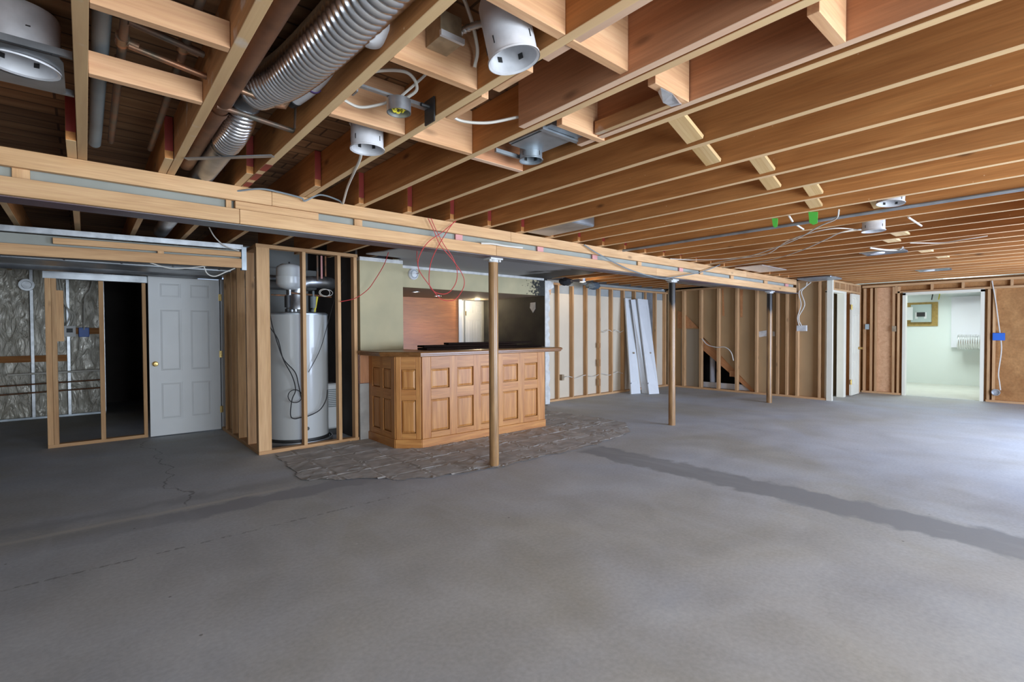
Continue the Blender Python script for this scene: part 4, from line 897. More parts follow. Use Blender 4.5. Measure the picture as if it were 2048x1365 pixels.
for i in range(4):
    y0 = 4.62+0.24*i; z1_ = 0.18+0.19*i
    st_ = thing('stair_step', (11.1, y0, 0), 'white painted stair step under the stringer, %s from the bottom' % ORD[i], 'step', 'white steps behind the stringer')
    MB().box((10.75, y0+0.02, z1_-0.18), (11.6, y0+0.04, z1_-0.02)).build('riser', M_WHITE, st_)
    MB().box((10.75, y0, z1_-0.02), (11.6, y0+0.26, z1_+0.01)).build('tread', W_STUD, st_)
tag(MB().box((10.68, 4.62, 0.04), (10.71, 5.72, 0.16)).build('baseboard_scrap', M_WHITE), 'white board lying along the floor inside the stair triangle', 'board')
tag(MB().tube([(10.9, 5.62, 0), (10.9, 5.62, 1.1)], 0.06, 16).build('vent_pipe', M_PVC), 'white vertical pipe at the left of the stair triangle', 'pipe')
struct(MB().box((11.65, 3.3, 0), (11.7, 6.7, ZS)).box((10.6, 6.66, 0), (11.7, 6.7, ZS)).build('wall_stairwell', M_DARKWALL))
cable('electric_cable', [PX(1404, 678, XS-.01), PX(1415, 690, XS-.01), PX(1433, 695, XS-.01), PX(1450, 695, XS-.01), PX(1462, 705, XS-.01), PX(1467, 722, XS-.01)], 0.010, M_CABLE, 'white cable looping over the stair stringer', 'cable')
gy = [PX(x, y, XPn-0.003) for x, y in ((1514, 664), (1534, 661), (1550, 664), (1550, 673), (1530, 673), (1519, 675))]
tag(MB().prism(gy, (-0.004, 0, 0)).build('plaster_smear', M_GYP), 'white plaster smear on the tan board behind the farthest column', 'plaster')
for i, pp in enumerate((((1444, 578), (1447, 578), (1449, 633), (1445, 632)), ((1480, 580), (1486, 580), (1485, 635), (1481, 635)))):
    q_ = [PX(x, y, XPn-0.003) for x, y in pp]; tag(MB().prism(q_, (-0.002, 0, 0)).build('varnish_drip', W_STAIR), 'orange drip stain on the tan board, %s of two' % ('left' if i == 0 else 'right'), 'stain', 'orange drips on the tan board')
# outlet with white cables on the end stud
p = PX(1602, 657, XS); t = own(MB().box((XS-0.02, p.y-0.10, p.z-0.055), (XS+0.03, p.y+0.07, p.z+0.055)).build('switch_box', M_GYP)); tag(t, 'pale double switch box on the end stud with two white cables above it', 'electrical box')
for i, o in enumerate((0, 8)):
    cable('electric_cable', [PX(1622-o, 565, XS-.02), PX(1612, 573, XS-.02), PX(1598+o*0.6, 585, XS-.02), PX(1602+o*0.9, 610, XS-.02), PX(1595+o*0.3, 635, XS-.02), PX(1598+o*.6, 652, XS-.02)], 0.009, M_CABLE, 'white cable hanging to the double switch box, %s one' % ('left' if i == 0 else 'right'), 'cable', 'cables above the double switch box')

# ------------------------------------------------------------------ closet front (wall along X at Y = 3.15)
YC = 3.15
struct(MB().box((XS-0.01, YC-0.04, 0), (XS+0.05, YC+0.05, 2.27)).build('trim_5', M_CREAM))
t = thing('stud_wall', (11.4, YC, 0), 'pine framing with short cripples over the narrow closet opening by the far corner', 'stud wall')
board('header', (XS+0.05, YC+0.045, 2.10), (12.45, YC+0.045, 2.10), 0.038, 0.088, W_PLATE, t)
board('top_plate', (XS+0.05, YC+0.045, 2.255), (12.45, YC+0.045, 2.255), 0.038, 0.088, W_PLATE, t)
for x in (10.78, 11.1, 11.45, 11.62, 11.85, 12.2, 12.44): board('cripple', (x, YC+0.045, 2.12), (x, YC+0.045, 2.236), 0.038, 0.088, W_STUD, t, up=(1, 0, 0))
for x in (11.75, 12.0, 12.25, 12.44): board('stud', (x, YC+0.045, 0), (x, YC+0.045, 2.08), 0.038, 0.088, W_STUD, t, up=(1, 0, 0))
struct(MB().box((10.60, YC-0.015, 0), (10.66, YC+0.1, 2.06)).box((11.28, YC-0.02, 0), (11.42, YC+0.1, 2.08)).box((10.60, YC-0.015, 2.04), (11.42, YC+0.1, 2.08)).build('trim_6', M_CREAM))
struct(MB().box((11.46, YC+0.091, 0), (12.5, YC+0.1, 2.27)).build('wall_closet_front', W_PLY))
struct(MB().box((10.66, 3.36, 0), (12.4, 3.39, 2.27)).build('wall_closet_inside', plain('cream_closet_wall', (0.62, 0.55, 0.38), 0.8)))
t = thing('closet_door', (11.9, YC-0.05, 0), 'white narrow panel door folded open beside the far corner, with a brass knob', 'door')
ds = sixpanel(11.62, 12.14, 0.01, 2.05, YC-0.06, 0.035).build('door_slab', M_CREAM, t)
for z_ in (0.28, 1.78): MB().box((11.575, YC-0.065, z_-0.05), (11.635, YC-0.061, z_+0.05)).tube([(11.605, YC-0.066, z_-0.05), (11.605, YC-0.066, z_+0.05)], 0.008, 8).build('hinge', M_BRASS, ds)
MB().lathe([(0.03, 0), (0.03, 0.006), (0.012, 0.01), (0.012, 0.04), (0.028, 0.05), (0.026, 0.07), (0, 0.075)], (12.09, YC-0.06, 0.95), (0, -1, 0), 20).build('door_knob', M_BRASS, ds)

# ------------------------------------------------------------------ right end wall with the doorway (X = 12.5)
XE = 12.5
dl, dr = 2.40, 1.30      # clear opening along Y
struct(MB().box((XE+0.09, dl+0.05, 0), (XE+0.10, 3.25, 2.30)).box((XE+0.09, WALL_BACK_Y, 0), (XE+0.10, dr-0.05, 2.30)).box((XE+0.09, dr-0.05, 2.06), (XE+0.10, dl+0.05, 2.30)).build('wall_right', W_PLY))
t = thing('stud_wall', (XE, 1.8, 0), 'pine stud framing over plywood around the wide bright doorway', 'stud wall')
for y, z1_ in ((3.10, 2.20), (2.98, 2.2), (2.90, 2.2), (2.52, 2.2), (2.60, 2.2), (1.19, 2.06), (1.12, 2.06), (0.3, 2.06), (-0.5, 2.06), (-1.3, 2.06)):
    board('stud', (XE+0.045, y, 0.038), (XE+0.045, y, z1_), 0.038, 0.088, W_STUD, t, up=(0, 1, 0))
board('bottom_plate', (XE+0.045, 3.14, 0.019), (XE+0.045, dl+0.06, 0.019), 0.038, 0.088, W_STUD, t)
board('bottom_plate', (XE+0.045, dr-0.08, 0.019), (XE+0.045, -3.1, 0.019), 0.038, 0.088, W_STUD, t)
board('header', (XE+0.045, 2.58, 2.085), (XE+0.045, -3.1, 2.085), 0.04, 0.088, W_STUD, t)
board('top_plate', (XE+0.045, 3.14, 2.235), (XE+0.045, -3.1, 2.235), 0.045, 0.088, W_STUD, t)
for y in (2.56, 2.0, 1.55, 1.16, 0.9, 0.4, -0.1): board('cripple', (XE+0.045, y, 2.105), (XE+0.045, y, 2.212), 0.038, 0.088, W_STUD, t, up=(0, 1, 0))
tag(MB().box((XE+0.06, 2.63, 0.04), (XE+0.088, 2.88, 2.2)).build('plywood_sheet', W_PALE), 'pale plywood strip standing left of the bright doorway', 'plywood')
struct(MB().box((XE-0.02, dl, 0), (XE+0.12, dl+0.05, 2.06)).box((XE-0.02, dr-0.05, 0), (XE+0.12, dr, 2.06)).box((XE-0.02, dr-0.05, 2.02), (XE+0.12, dl+0.05, 2.07)).build('door_1', M_CREAM))
for i, (x, y) in enumerate(((1734, 654), (1788, 658))):
    p = PX(x, y, XE-0.01); tag(MB().box((XE-0.03, p.y-0.03, p.z-0.055), (XE+0.03, p.y+0.03, p.z+0.055)).build('outlet_box', M_BOX if i else M_BREAKER), ['grey', 'dark'][i]+' outlet box on the studs left of the bright doorway', 'electrical box')
p = PX(1996, 673, XE-0.02); tag(MB().box((XE-0.05, p.y-0.09, p.z-0.075), (XE+0.02, p.y+0.07, p.z+0.06)).build('outlet_box', M_BLUE, bevel=0.006), 'blue plastic outlet box right of the bright doorway', 'electrical box')
p = PX(1992, 785, XE-0.02); tag(MB().lathe([(0, 0), (0.06, 0), (0.06, 0.05), (0.05, 0.05), (0.048, 0.01), (0, 0.01)], (XE-0.01, p.y, p.z), (-1, 0, 0), 16).build('round_box', M_GALV), 'round metal box low on the wall right of the doorway', 'electrical box')
cable('electric_cable', [PX(x, y, XE-.02) for x, y in ((1984, 562), (1991, 600), (1997, 645), (2000, 668), (2003, 700), (1997, 745), (1999, 765), (2001, 781))], 0.009, M_CABLE, 'white cable hanging down the plywood right of the doorway', 'cable')
# room beyond
XF = 15.7
struct(MB().box((XF, -1.5, 0), (XF+0.08, 4.4, 2.45)).build('wall_beyond', M_MINT))
struct(MB().box((12.6, 3.6, 0), (XF, 3.68, 2.45)).build('wall_beyond_left', M_MINT))
struct(MB().box((12.6, -1.5, 0), (XF, -1.42, 2.45)).build('wall_beyond_right', M_MINT))
struct(MB().box((12.6, -1.5, 2.45), (XF, 3.7, 2.5)).build('ceiling_beyond', M_WHITE))
struct(MB().box((12.56, -1.42, -0.01), (XF, 3.6, 0.004)).build('floor_beyond', plain('pale_painted_floor', (0.62, 0.62, 0.56), 0.6, 0, 0.08, 3)))
area('ceiling_lamp_beyond', (14.2, 1.9, 2.42), (0, 0, 0), 1.2, 1.2, 62, (0.88, 1.0, 0.96))
def bp(x, y): return PX(x, y, XF-0.02)
a, b_ = bp(1809, 653), bp(1876, 604)
tag(MB().box((XF-0.025, a.y, a.z), (XF-0.001, b_.y, b_.z)).build('backing_board', M_OSB), 'yellowish plywood backing board behind the breaker panel', 'board')
a, b_ = bp(1823, 645), bp(1864, 609)
t = thing('breaker_panel', ((XF-0.07), (a.y+b_.y)/2, a.z), 'grey electrical breaker panel with its door open on the white wall beyond', 'electrical panel')
MB().box((XF-0.11, a.y, a.z), (XF-0.026, b_.y, b_.z)).build('cabinet', M_BREAKER, t)
c, d = bp(1835, 634), bp(1852, 625)
MB().box((XF-0.118, c.y, c.z), (XF-0.111, d.y, d.z)).build('breakers', M_BLACK, t)
c, d = bp(1832, 638), bp(1855, 625)
MB().box((XF-0.116, c.y, c.z), (XF-0.112, c.y-0.05, d.z)).box((XF-0.116, d.y, c.z), (XF-0.112, d.y+0.05, d.z)).build('labels', M_WHITE, t)
c, d = bp(1814, 641), bp(1829, 615)
MB().box((XF-0.20, c.y, c.z), (XF-0.19, d.y, d.z)).build('panel_door', M_WHITE, t)
c, d = bp(1903, 695), bp(1990, 600)
tag(MB().box((XF-0.10, c.y, c.z), (XF-0.002, -1.0, d.z+0.1)).build('white_bulkhead', M_FARWHITE), 'pale lavender-white boxed duct on the right of the room beyond', 'duct')
c = bp(1920, 683)
fd = [(XF-0.30, c.y-i*0.02, 1.04) for i in range(80)]
tag(MB().tube(fd, [0.17+0.008*(i % 2) for i in range(80)], 20).build('foil_duct', M_FOIL), 'crinkled silver foil duct at the bottom of the white boxed duct', 'duct')
for i in range(3): tag(MB().tube(curve_pts([(XF-0.4-i*.35, 2.9-i*0.4, 2.34), (XF-0.5-i*.35, 2.0-i*.2, 2.22), (XF-0.4-i*.35, 1.2, 2.27), (XF-0.4-i*.35, 0.2, 2.30)], 6), 0.07, 12).build('sagging_duct', M_FARWHITE), 'grey-white sagging duct under the ceiling beyond, %s of three' % ['farthest', 'middle', 'nearest'][i], 'duct', 'sagging ducts in the room beyond')
for i, y in enumerate((2.45, 2.32)): tag(MB().tube([(XF-0.08, y+0.05, 2.05), (XF-0.08, y, 2.40)], 0.012, 6).build('electric_cable', M_YEL if i else M_BLACK), ['black', 'yellow'][i]+' cable rising from the breaker panel', 'cable')

# ------------------------------------------------------------------ ceiling services
# recessed cans
def can(loc, r, h_, ax, label, plate=None, name='can_light', mat=M_CAN):
    ax = V(ax).normalized(); t = thing(name, loc, label, 'can light', 'recessed can housings')
    hs = MB().lathe([(r*1.08, 0), (r*1.08, 0.006), (r, 0.010), (r, h_-0.015), (r*0.92, h_), (0, h_), (0, h_-0.004), (r*0.9, h_-0.006), (r*0.96, h_-0.02), (r*0.96, 0.004), (r*1.06, 0)], loc, ax, 40).build('housing', mat, t)
    u = ax.cross(V((0, 0, 1)));
    if u.length < 0.05: u = V((1, 0, 0))
    u = V((-loc[0], -loc[1], 0)); u = (u-ax*u.dot(ax)).normalized(); w_ = ax.cross(u)
    for k, da in enumerate((-0.75, 0.15, 0.85, 1.6, -1.6)):
        d = u*math.cos(da)+w_*math.sin(da); q = V(loc)+d*(r*1.004)+ax*(h_*(0.25+0.32*(k % 2))); tt = d.cross(ax); cl = MB()
        cl.hexa(*[[q+tt*s0+ax*z0+d*e for s0, z0 in (((-0.0015, -0.012), (0.0015, -0.012), (0.0025, 0.012), (-0.0015, 0.012)), ((-0.007, -0.002), (0.006, -0.004), (0.006, 0.0), (-0.007, 0.002)))[k % 2]] for e in (0.002, -0.002)])
        cl.build('slot_clip', M_BLACK, hs)
    for k, da in enumerate((2.7, -2.6)):
        d = u*math.cos(da)+w_*math.sin(da); q = V(loc)+d*(r*0.955)+ax*(h_*0.24); tt = d.cross(ax); cl = MB()
        cl.hexa(*[[q+tt*s0+ax*z0-d*e for s0, z0 in ((-0.008, -0.009), (0.008, -0.009), (0.008, 0.009), (-0.008, 0.009))] for e in (0.003, -0.002)])
        cl.build('socket_slot', M_BLACK, hs)
    return t
t = can((1.100, 1.262, 2.225), 0.082, 0.20, (-0.16, 0.13, 1), 'tall white can light between third and fourth joist near the top edge')
t = can((1.105, 2.41, 2.25), 0.080, 0.18, (0, 0, 1), 'white can light hanging below the round junction box with a cable beside it')
t = can((-0.165, 2.56, 2.30), 0.105, 0.20, (0.05, -0.05, 1), 'large white can light with a square steel plate at the upper left edge')
pl = MB(); y0, y1, x0, x1 = 2.40, 2.76, -0.36, -0.045
# square plate with a round hole
hole = [(-0.165+0.113*math.cos(a_), 2.56+0.113*math.sin(a_)) for a_ in [i*math.pi/16 for i in range(32)]]
outer = []
for (hx, hy) in hole:
    dx, dy = hx+0.165, hy-2.56; s_ = min([v for v in ((x1+0.165)/dx if dx > 1e-6 else 9e9, (x0+0.165)/dx if dx < -1e-6 else 9e9, (y1-2.56)/dy if dy > 1e-6 else 9e9, (y0-2.56)/dy if dy < -1e-6 else 9e9)])
    outer.append((-0.165+dx*s_, 2.56+dy*s_))
vs = [(x, y, 2.302) for x, y in hole]+[(x, y, 2.302) for x, y in outer]; n = 32
vs += [(x, y, 2.305) for x, y in hole]+[(x, y, 2.305) for x, y in outer]
fs = [(i, (i+1) % n, n+(i+1) % n, n+i) for i in range(n)]+[(2*n+i, 3*n+i, 3*n+(i+1) % n, 2*n+(i+1) % n) for i in range(n)]
pl.add(vs, fs).box((-0.38, 2.385, 2.306), (-0.02, 2.40, 2.33)).box((-0.38, 2.76, 2.306), (-0.02, 2.775, 2.33)).build('mounting_plate', M_DUCT, t)
t = can((1.90, 2.04, 2.272), 0.062, 0.12, (0, 0, 1), 'small can light in a silver housing plate between fifth and sixth joist', mat=M_TRACK)
pl = MB().box((1.735, 1.74, 2.315), (1.93, 2.02, 2.318)).box((1.70, 1.74, 2.305), (2.0, 1.765, 2.325)).box((1.70, 2.10, 2.295), (2.0, 2.115, 2.315)).box((1.72, 1.70, 2.32), (1.95, 2.02, 2.42))
pl.build('housing_plate', M_TRACK, t)
t = can((4.69, 1.0, 2.288), 0.085, 0.10, (0.1, -0.05, 1), 'white can light rim tucked above the long steel pipe at the right')
t = can((5.367, 1.267, 2.205), 0.085, 0.16, (0, 0, 1), 'white can light hanging below the distant joists with a black mark')
def slim(px, py, ln, label):
    p = PZ(px, py, 2.28); k = math.floor(p.x/SP); x = SP*k+0.2
    t = thing('light_housing', (x, p.y, 2.28), label, 'light housing', 'steel light housings among the distant joists')
    MB().box((x-0.15, p.y-ln/2, 2.285), (x+0.15, p.y+ln/2, 2.30)).box((x-0.17, p.y-ln/2, 2.276), (x-0.15, p.y+ln/2, 2.30)).box((x+0.15, p.y-ln/2, 2.276), (x+0.17, p.y+ln/2, 2.30)).build('frame', M_DUCT, t)
    MB().lathe([(0, 0.0), (0.07, 0.0), (0.08, 0.012), (0.08, 0.02)], (x, p.y+ln*0.15, 2.272), n=20).build('lamp_rim', M_CAN, t)
slim(1770, 507, 0.42, 'steel light housing seen edge-on beyond the white hanging can')
slim(1870, 542, 0.40, 'steel light housing nearest the bright doorway')
# ceiling junction box on a hanger bar
t = thing('junction_box', (1.05, 1.97, 2.28), 'round steel junction box with exposed wires on a bar hanger', 'junction box')
MB().lathe([(0.050, 0), (0.052, 0), (0.052, 0.055), (0, 0.055), (0, 0.052), (0.048, 0.052), (0.048, 0.0)], (1.05, 1.97, 2.275), n=32).build('box_shell', M_GALV, t)
MB().box((0.855, 1.965, 2.335), (1.04, 1.985, 2.345)).box((1.05, 1.960, 2.332), (1.20, 1.990, 2.348)).box((0.85, 1.95, 2.30), (0.857, 2.0, 2.35)).build('hanger_bar', M_GALV, t)
wr = MB()
for i in range(6):
    a_ = i*1.05; wr.tube(curve_pts([(1.05+0.03*math.cos(a_), 1.97+0.03*math.sin(a_), 2.32), (1.05+0.02*math.cos(a_+1), 1.97+0.025*math.sin(a_+1), 2.285), (1.05+0.035*math.cos(a_+2), 1.97+0.03*math.sin(a_+2), 2.30)], 4), 0.004, 5)
wr.build('splice_wires', M_YEL, t)
tag(MB().box((1.19, 1.91, 2.262), (1.197, 1.99, 2.37)).tube([(1.15, 1.95, 2.335), (1.195, 1.95, 2.335)], 0.009, 8).build('black_bracket', M_BLACK), 'black bracket and screw where the bar hanger meets the fourth joist', 'bracket')
cable('electric_cable', [(0.87, 2.0, 2.37), (0.93, 1.93, 2.40), (1.03, 1.86, 2.40), (1.10, 1.90, 2.37), (1.08, 1.98, 2.345)], 0.007, M_CABLE, 'white cable arching over the round junction box', 'cable')
cable('electric_cable', [(1.06, 1.97, 2.35), (1.10, 1.85, 2.40), (1.12, 1.72, 2.44), (1.15, 1.64, 2.45)], 0.006, M_CABLE, 'white cable leaving the round junction box behind the blocking', 'cable')
cable('electric_cable', [(0.86, 2.12, 2.33), (0.93, 2.10, 2.31), (1.0, 2.03, 2.32), (1.02, 1.99, 2.33)], 0.006, M_CABLE, 'short white cable entering the round junction box from the left', 'cable')
# tan box on the blocking with flexible conduit to the tall can
t = thing('splice_box', (1.0, 1.55, 2.40), 'tan square electrical box on blocking, linked by ribbed conduit to the tall can', 'electrical box')
MB().box((0.965, 1.50, 2.365), (1.055, 1.60, 2.46)).build('body', M_BOX, t)
MB().box((0.96, 1.488, 2.362), (1.06, 1.50, 2.382)).build('pale_flange', M_CAN, t)
cp_ = curve_pts([(1.055, 1.54, 2.42), (1.08, 1.48, 2.43), (1.10, 1.40, 2.42), (1.10, 1.345, 2.41)], 8)
MB().tube(cp_, [0.011+0.003*(i % 2) for i in range(len(cp_))], 10).build('flex_conduit', M_GALV, t)
cable('electric_cable', [(0.95, 1.57, 2.48), (1.0, 1.45, 2.50), (1.09, 1.50, 2.49), (1.17, 1.56, 2.42), (1.175, 1.585, 2.36)], 0.007, M_CABLE, 'white cable hooped over the tan electrical box', 'cable')
cable('electric_cable', [(1.27, 1.93, 2.34), (1.34, 1.93, 2.31), (1.45, 1.86, 2.305), (1.56, 1.76, 2.33)], 0.0065, M_CABLE, 'white cable sagging between fourth joist and the pinkish sister board', 'cable')
cable('electric_cable', [PY(700, 245, 2.45), PY(715, 275, 2.5), PY(722, 310, 2.6), PY(708, 345, 2.9), PY(695, 375, 3.3), PY(686, 407, 3.62)], 0.0075, M_CABLE, 'white cable dangling past the hanging can down to the beam casing', 'cable')
cable('electric_cable', [PY(470, 383, 3.66), PY(520, 378, 3.6), PY(560, 385, 3.6), PY(602, 396, 3.6), PY(610, 402, 3.62), PY(640, 390, 3.6), PY(675, 400, 3.6), PY(686, 408, 3.62)], 0.006, M_GREY, 'grey cable lying along the top of the beam casing', 'cable')
# grey drain pipe beside the first joist
tag(MB().tube([(0.062, 1.2, 2.44), (0.060, 3.4, 2.42), (0.055, 3.62, 2.38)], 0.028, 18).build('drain_pipe', M_GREY), 'grey plastic pipe running along the right side of the first joist', 'pipe')
# vertical copper stubs and lines between first and second joists
t = thing('copper_manifold', (0.2, 2.4, 2.35), 'tarnished copper pipes with tees crossing the bay between first and second joists', 'pipes')
for (x, y0, y1, r_) in ((0.12, 1.3, 3.6, 0.015), (0.30, 1.3, 3.6, 0.015)):
    MB().tube([(x, y0, 2.41), (x+0.005, y1, 2.40)], r_, 12).build('copper_run', M_DULLCU, t)
for (x, y) in ((0.12, 2.05), (0.12, 2.35), (0.12, 2.56), (0.30, 2.25), (0.30, 2.60)):
    MB().tube([(x, y-0.03, 2.41), (x, y+0.03, 2.41)], 0.022, 12).tube([(x, y, 2.41), (x+0.05, y, 2.40)], 0.017, 10).build('tee_fitting', M_COPPER, t)
MB().tube([(0.13, 2.18, 2.40), (0.36, 2.22, 2.385)], 0.012, 10).build('branch_pipe', M_DULLCU, t)
tag(MB().tube([(0.14, 2.35, 2.395), (0.44, 2.35, 2.355), (0.66, 2.37, 2.335)], 0.012, 12).tube([(0.655, 2.37, 2.335), (0.69, 2.36, 2.335), (0.70, 2.34, 2.36)], 0.015, 12).build('copper_pipe', M_COPPER), 'copper pipe with an end elbow crossing under the flexible duct', 'pipe')
tag(MB().tube([(0.46, 2.55, 2.335), (0.79, 2.57, 2.315), (0.80, 2.55, 2.32), (0.80, 2.53, 2.45)], 0.012, 12).build('copper_pipe', M_DULLCU), 'longer tarnished copper pipe ending in an upturned elbow by the third joist', 'pipe')
# brown pipe and ducts between second and third joists
tag(MB().tube([(0.485, 0.9, 2.375), (0.485, 3.62, 2.36)], 0.042, 20).lathe([(0.046, 0), (0.046, 0.07)], (0.485, 2.62, 2.365), (0, 1, 0), 20).build('waste_pipe', M_RUST), 'rust-brown waste pipe along the right side of the second joist', 'pipe')
def flex(pts, r, label, step=0.022):
    c = curve_pts(pts, 160); out = [c[0]]; acc = 0
    for i in range(1, len(c)):
        acc += (c[i]-c[i-1]).length
        if acc >= step/6: out.append(c[i]); acc = 0
    ob = MB().tube(out, [r+0.006*abs(math.cos(math.pi*i/6))**0.7*1.5-0.004 for i in range(len(out))], 32).build('flexible_duct', M_FLEX)
    return tag(ob, label, 'duct', 'ribbed silver flexible ducts')
flex([(0.735, 0.80, 2.405), (0.705, 1.35, 2.385), (0.68, 1.80, 2.375), (0.655, 2.20, 2.395), (0.60, 2.45, 2.415)], 0.086, 'large ribbed silver flexible duct coming in from the top edge')
flex([(0.60, 2.66, 2.43), (0.60, 2.76, 2.385), (0.595, 2.88, 2.35), (0.59, 3.02, 2.34)], 0.066, 'short ribbed silver elbow joining the dull duct at the left')
tag(MB().tube([(0.59, 3.0, 2.345), (0.59, 3.62, 2.345), (0.60, 6.2, 2.36)], 0.064, 24).lathe([(0.068, 0), (0.068, 0.015)], (0.59, 3.08, 2.345), (0, 1, 0), 24).build('round_duct', M_DUCT), 'dull round metal duct running over the boxed beam beside the brown pipe', 'duct')
tag(MB().tube(curve_pts([(0.60, 2.47, 2.43), (0.60, 2.56, 2.45), (0.60, 2.67, 2.43)], 5), 0.066, 20).build('duct_collar', M_DUCT), 'dark metal collar where the two flexible ducts meet', 'duct')
t = thing('white_waste_fitting', (0.76, 2.1, 2.38), 'white plastic drain pipe with purple primer rings under the large flexible duct', 'pipe')
dp = MB().tube(curve_pts([(0.745, 2.36, 2.385), (0.765, 2.22, 2.39), (0.775, 2.05, 2.41), (0.770, 1.92, 2.46)], 6), 0.030, 20).build('drain_pipe', M_PVC, t)
for y, z_ in ((2.20, 2.391), (2.08, 2.406), (2.01, 2.42)): MB().tube([(0.767+0.0*y, y-0.006, z_-0.001), (0.767, y+0.006, z_+0.001)], 0.0335, 20).build('primer_ring', M_PURPLE, dp)
MB().tube([(0.742, 2.36, 2.385), (0.735, 2.40, 2.385)], 0.034, 18).build('rubber_coupling', M_BLACKR, t)
lump_pts = [(0, -0.09), (0.04, -0.085), (0.07, -0.06), (0.082, -0.02), (0.075, 0.03), (0.06, 0.06), (0.055, 0.12)]
tag(MB().lathe(lump_pts, (0.765, 1.62, 2.40), (0.1, 0.1, 1), 28).build('white_trap', M_PVC), 'smooth white rounded plastic trap half hidden behind the large flexible duct', 'pipe')
# grey strap under the joists
a, b_ = PZ(372, 318, ZJ-0.004), PZ(546, 312, ZJ-0.004)
tag(board('steel_strap', a, b_, 0.006, 0.035, M_DUCT), 'flat grey steel strap under the joists left of the red paint mark', 'strap')
# red marks on the third joist's underside
for (y0, y1) in ((3.08, 3.22), (3.30, 3.45), (3.52, 3.63)):
    tag(MB().box((2*SP+0.003-0.0195, y0, ZJ-0.0012), (2*SP+0.003+0.0195, y1, ZJ-0.0002)).build('paint_mark', M_RED), 'red paint mark under the third joist, %s the beam' % {3.08: 'farthest from', 3.30: 'in the middle before', 3.52: 'touching'}[y0], 'paint mark', 'red marks under the third joist')
# silver boot duct near the beam
tag(MB().box((3.28, 3.0, 2.29), (3.60, 3.60, 2.40)).build('boot_duct', M_DUCT, bevel=0.01), 'square silver duct boot between joists beside the beam casing', 'duct')
# long steel pipe along a joist
tag(MB().tube([(4.83, -3.0, 2.272), (4.83, 3.6, 2.272)], 0.014, 10).build('steel_conduit', M_TRACK), 'long thin blue-grey steel conduit under the joists at the right', 'conduit')
# green tape flags
for i, (x0, x1, y0, y1) in enumerate(((1544, 1556, 437, 456), (1617, 1636, 424, 450))):
    X = SP*(11 if i == 0 else 10)-0.025+0.003
    q_ = [PX(x0, y0, X), PX(x1, y0, X), PX(x1-1, y1-3, X), PX((x0+x1)/2, y1, X), PX(x0+2, y1-4, X)]
    tag(MB().prism(q_, (-0.003, 0, 0)).build('tape_flag', M_GREEN), 'bright green tape flag on a joist, %s one' % ('smaller left' if i == 0 else 'larger right'), 'tape', 'green tape flags')
for i, (p0, p1) in enumerate((((1578, 432), (1585, 443)), ((1593, 450), (1607, 459)), ((1817, 435), (1843, 452)))):
    tag(MB().tube([PZ(*p0, 2.27), PZ(*p1, 2.24)], 0.008, 6).build('cable_stub', M_CABLE), 'short white cable stub under the joists, %s' % ['left of the larger green flag', 'between the green flags and the conduit', 'right of the white hanging can'][i], 'cable', 'short cable stubs')
# white cables sweeping from the beam to the can
cable('electric_cable', [PZ(1678, 420, 2.26), PZ(1672, 438, 2.235), PZ(1640, 452, 2.22), PZ(1600, 475, 2.21), PZ(1560, 492, 2.21), PZ(1500, 512, 2.22), PZ(1420, 528, 2.26)], 0.006, M_CABLE, 'white cable sweeping down from the joist by the green flag', 'cable')
cable('electric_cable', [PZ(1722, 458, 2.25), PZ(1680, 466, 2.22), PZ(1650, 480, 2.21), PZ(1600, 502, 2.22), PZ(1540, 520, 2.24), PZ(1445, 536, 2.27)], 0.006, M_CABLE, 'white cable running left from the hanging white can', 'cable')
cable('electric_cable', [PZ(1722, 460, 2.25), PZ(1660, 458, 2.24), PZ(1580, 480, 2.23), PZ(1520, 512, 2.23), PZ(1400, 520, 2.27), PZ(1340, 518, 2.28)], 0.005, M_CABLE, 'upper thin white cable parallel to the joists toward the beam', 'cable')
cable('electric_cable', [PZ(1740, 496, 2.26), PZ(1770, 500, 2.24), PZ(1795, 500, 2.24), PZ(1806, 495, 2.25)], 0.010, M_CABLE, 'yellowish cable loop above the edge-on steel light housing', 'cable')
cable('electric_cable', [PZ(1820, 486, 2.27), PZ(1880, 486, 2.26), PZ(1930, 479, 2.26), PZ(1975, 472, 2.27)], 0.006, M_CABLE, 'thin grey cable under the joists near the right edge', 'cable')
cable('electric_cable', [PY(1168, 490, 3.62), PY(1200, 510, 3.60), PY(1260, 540, 3.58), PY(1320, 557, 3.58), PY(1345, 555, 3.58), PY(1400, 545, 3.6), PY(1440, 530, 3.62)], 0.007, M_GREY, 'grey cable drooping in front of the beam casing by the middle column', 'cable')
# black scraps and white cables over the beam above the near column
cable('electric_cable', [PY(962, 487, 3.64), PY(985, 488, 3.62), PY(1010, 492, 3.62), PY(1045, 496, 3.64)], 0.009, M_CABLE, 'white cable ends poking out over the lower plate above the near column', 'cable')
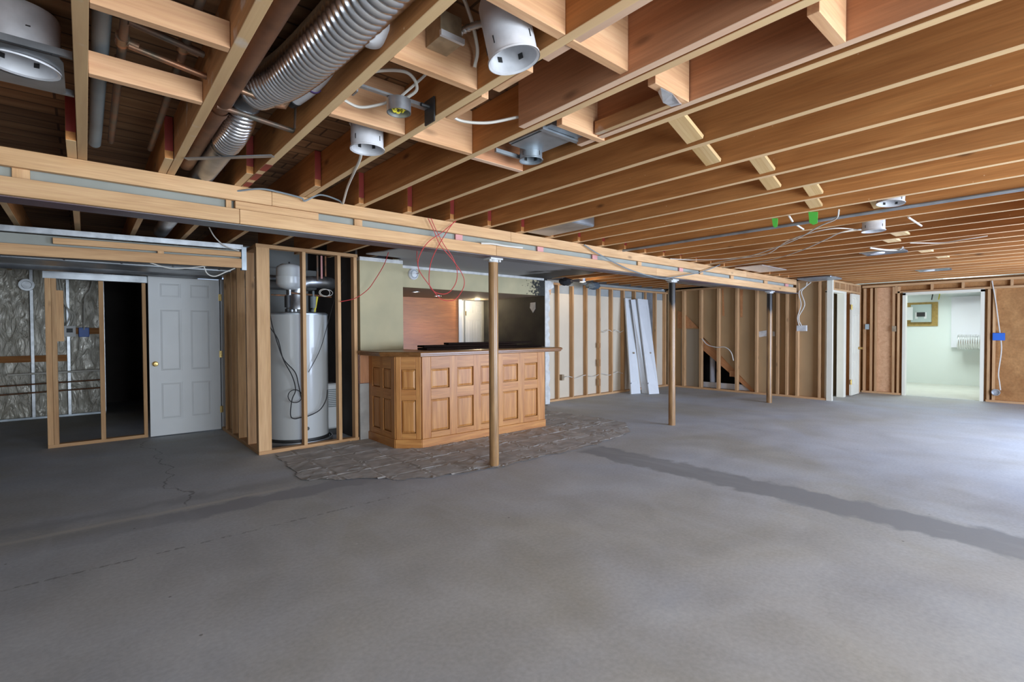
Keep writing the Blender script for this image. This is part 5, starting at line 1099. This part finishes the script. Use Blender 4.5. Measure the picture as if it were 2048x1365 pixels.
# red wire loops
def rp_(x, y, o=0): return PY(x, y, 3.60+o)
cable('red_wire', [rp_(856, 437), rp_(868, 462), rp_(880, 490), rp_(905, 520), rp_(925, 550), rp_(928, 572), rp_(915, 595), rp_(900, 602), rp_(880, 597), rp_(858, 570), rp_(838, 540), rp_(838, 515), rp_(855, 486), rp_(885, 464), rp_(912, 442)], 0.0035, M_WIRE, 'large outer loop of red wire hanging in front of the beam casing', 'wire', 'red wire loops', n=12)
cable('red_wire', [rp_(862, 437, .01), rp_(872, 460, .01), rp_(888, 490, .01), rp_(905, 515, .01), rp_(914, 540, .01), rp_(912, 565, .01), rp_(898, 585, .01), rp_(880, 588, .01), rp_(862, 578, .01), rp_(858, 555, .01), rp_(862, 525, .01), rp_(875, 495, .01), rp_(895, 462, .01), rp_(908, 444, .01)], 0.0035, M_WIRE, 'smaller inner loop of red wire hanging in front of the beam casing', 'wire', 'red wire loops', n=12)
cable('red_wire', [PY(834, 502, 3.9), PY(834, 520, 4.2), PY(838, 545, 5.6), PY(832, 548, 6.3)], 0.004, M_WIRE, 'red wire dropping behind the beam to the smoke detector', 'wire')
cable('red_wire', [PY(777, 505, 5.4), PY(768, 530, 5.5), PY(750, 560, 5.6), PY(735, 580, 5.65), PY(710, 597, 5.7), PY(680, 604, 5.75)], 0.005, M_WIRE, 'dark red wire drooping across the olive wall end toward the heater closet', 'wire')
cable('electric_cable', [PY(418, 455, 5.75), PY(430, 475, 5.75), PY(450, 492, 5.76), PY(478, 502, 5.77)], 0.006, M_CABLE, 'white cable falling to the end of the silver track at the left', 'cable')
cable('electric_cable', [PY(300, 526, 5.85), PY(340, 537, 5.85), PY(380, 536, 5.85), PY(430, 530, 5.85)], 0.005, M_CABLE, 'thin cable sagging below the lower rear soffit board', 'cable')
cable('electric_cable', [PY(408, 534, 5.9), PY(415, 548, 5.9), PY(430, 553, 5.9), PY(450, 545, 5.9), PY(470, 537, 5.9)], 0.006, M_CABLE, 'cable loop hanging above the right side of the white door', 'cable')
# silver duct beyond the beam, right of the bulb
tag(MB().box((8.0, 4.4, 2.20), (9.6, 5.0, 2.28)).build('flat_duct', M_DUCT, bevel=0.01), 'flat silver duct under the joists beyond the beam, left of the middle column', 'duct')
p = PZ(1630, 553, 2.24); tag(MB().box((9.9, 2.95, 2.25), (10.5, 3.5, 2.283)).build('grey_duct_stub', M_TRACK, bevel=0.01), 'grey flat duct stub under the joists at the end of the beam', 'duct')
p = PZ(1525, 538, 2.28); tag(MB().box((p.x-0.5, p.y-0.2, 2.272), (p.x+0.4, p.y+0.2, 2.283)).build('foil_scrap', M_FOIL), 'crumpled silver foil near the joists above the farthest column', 'foil')
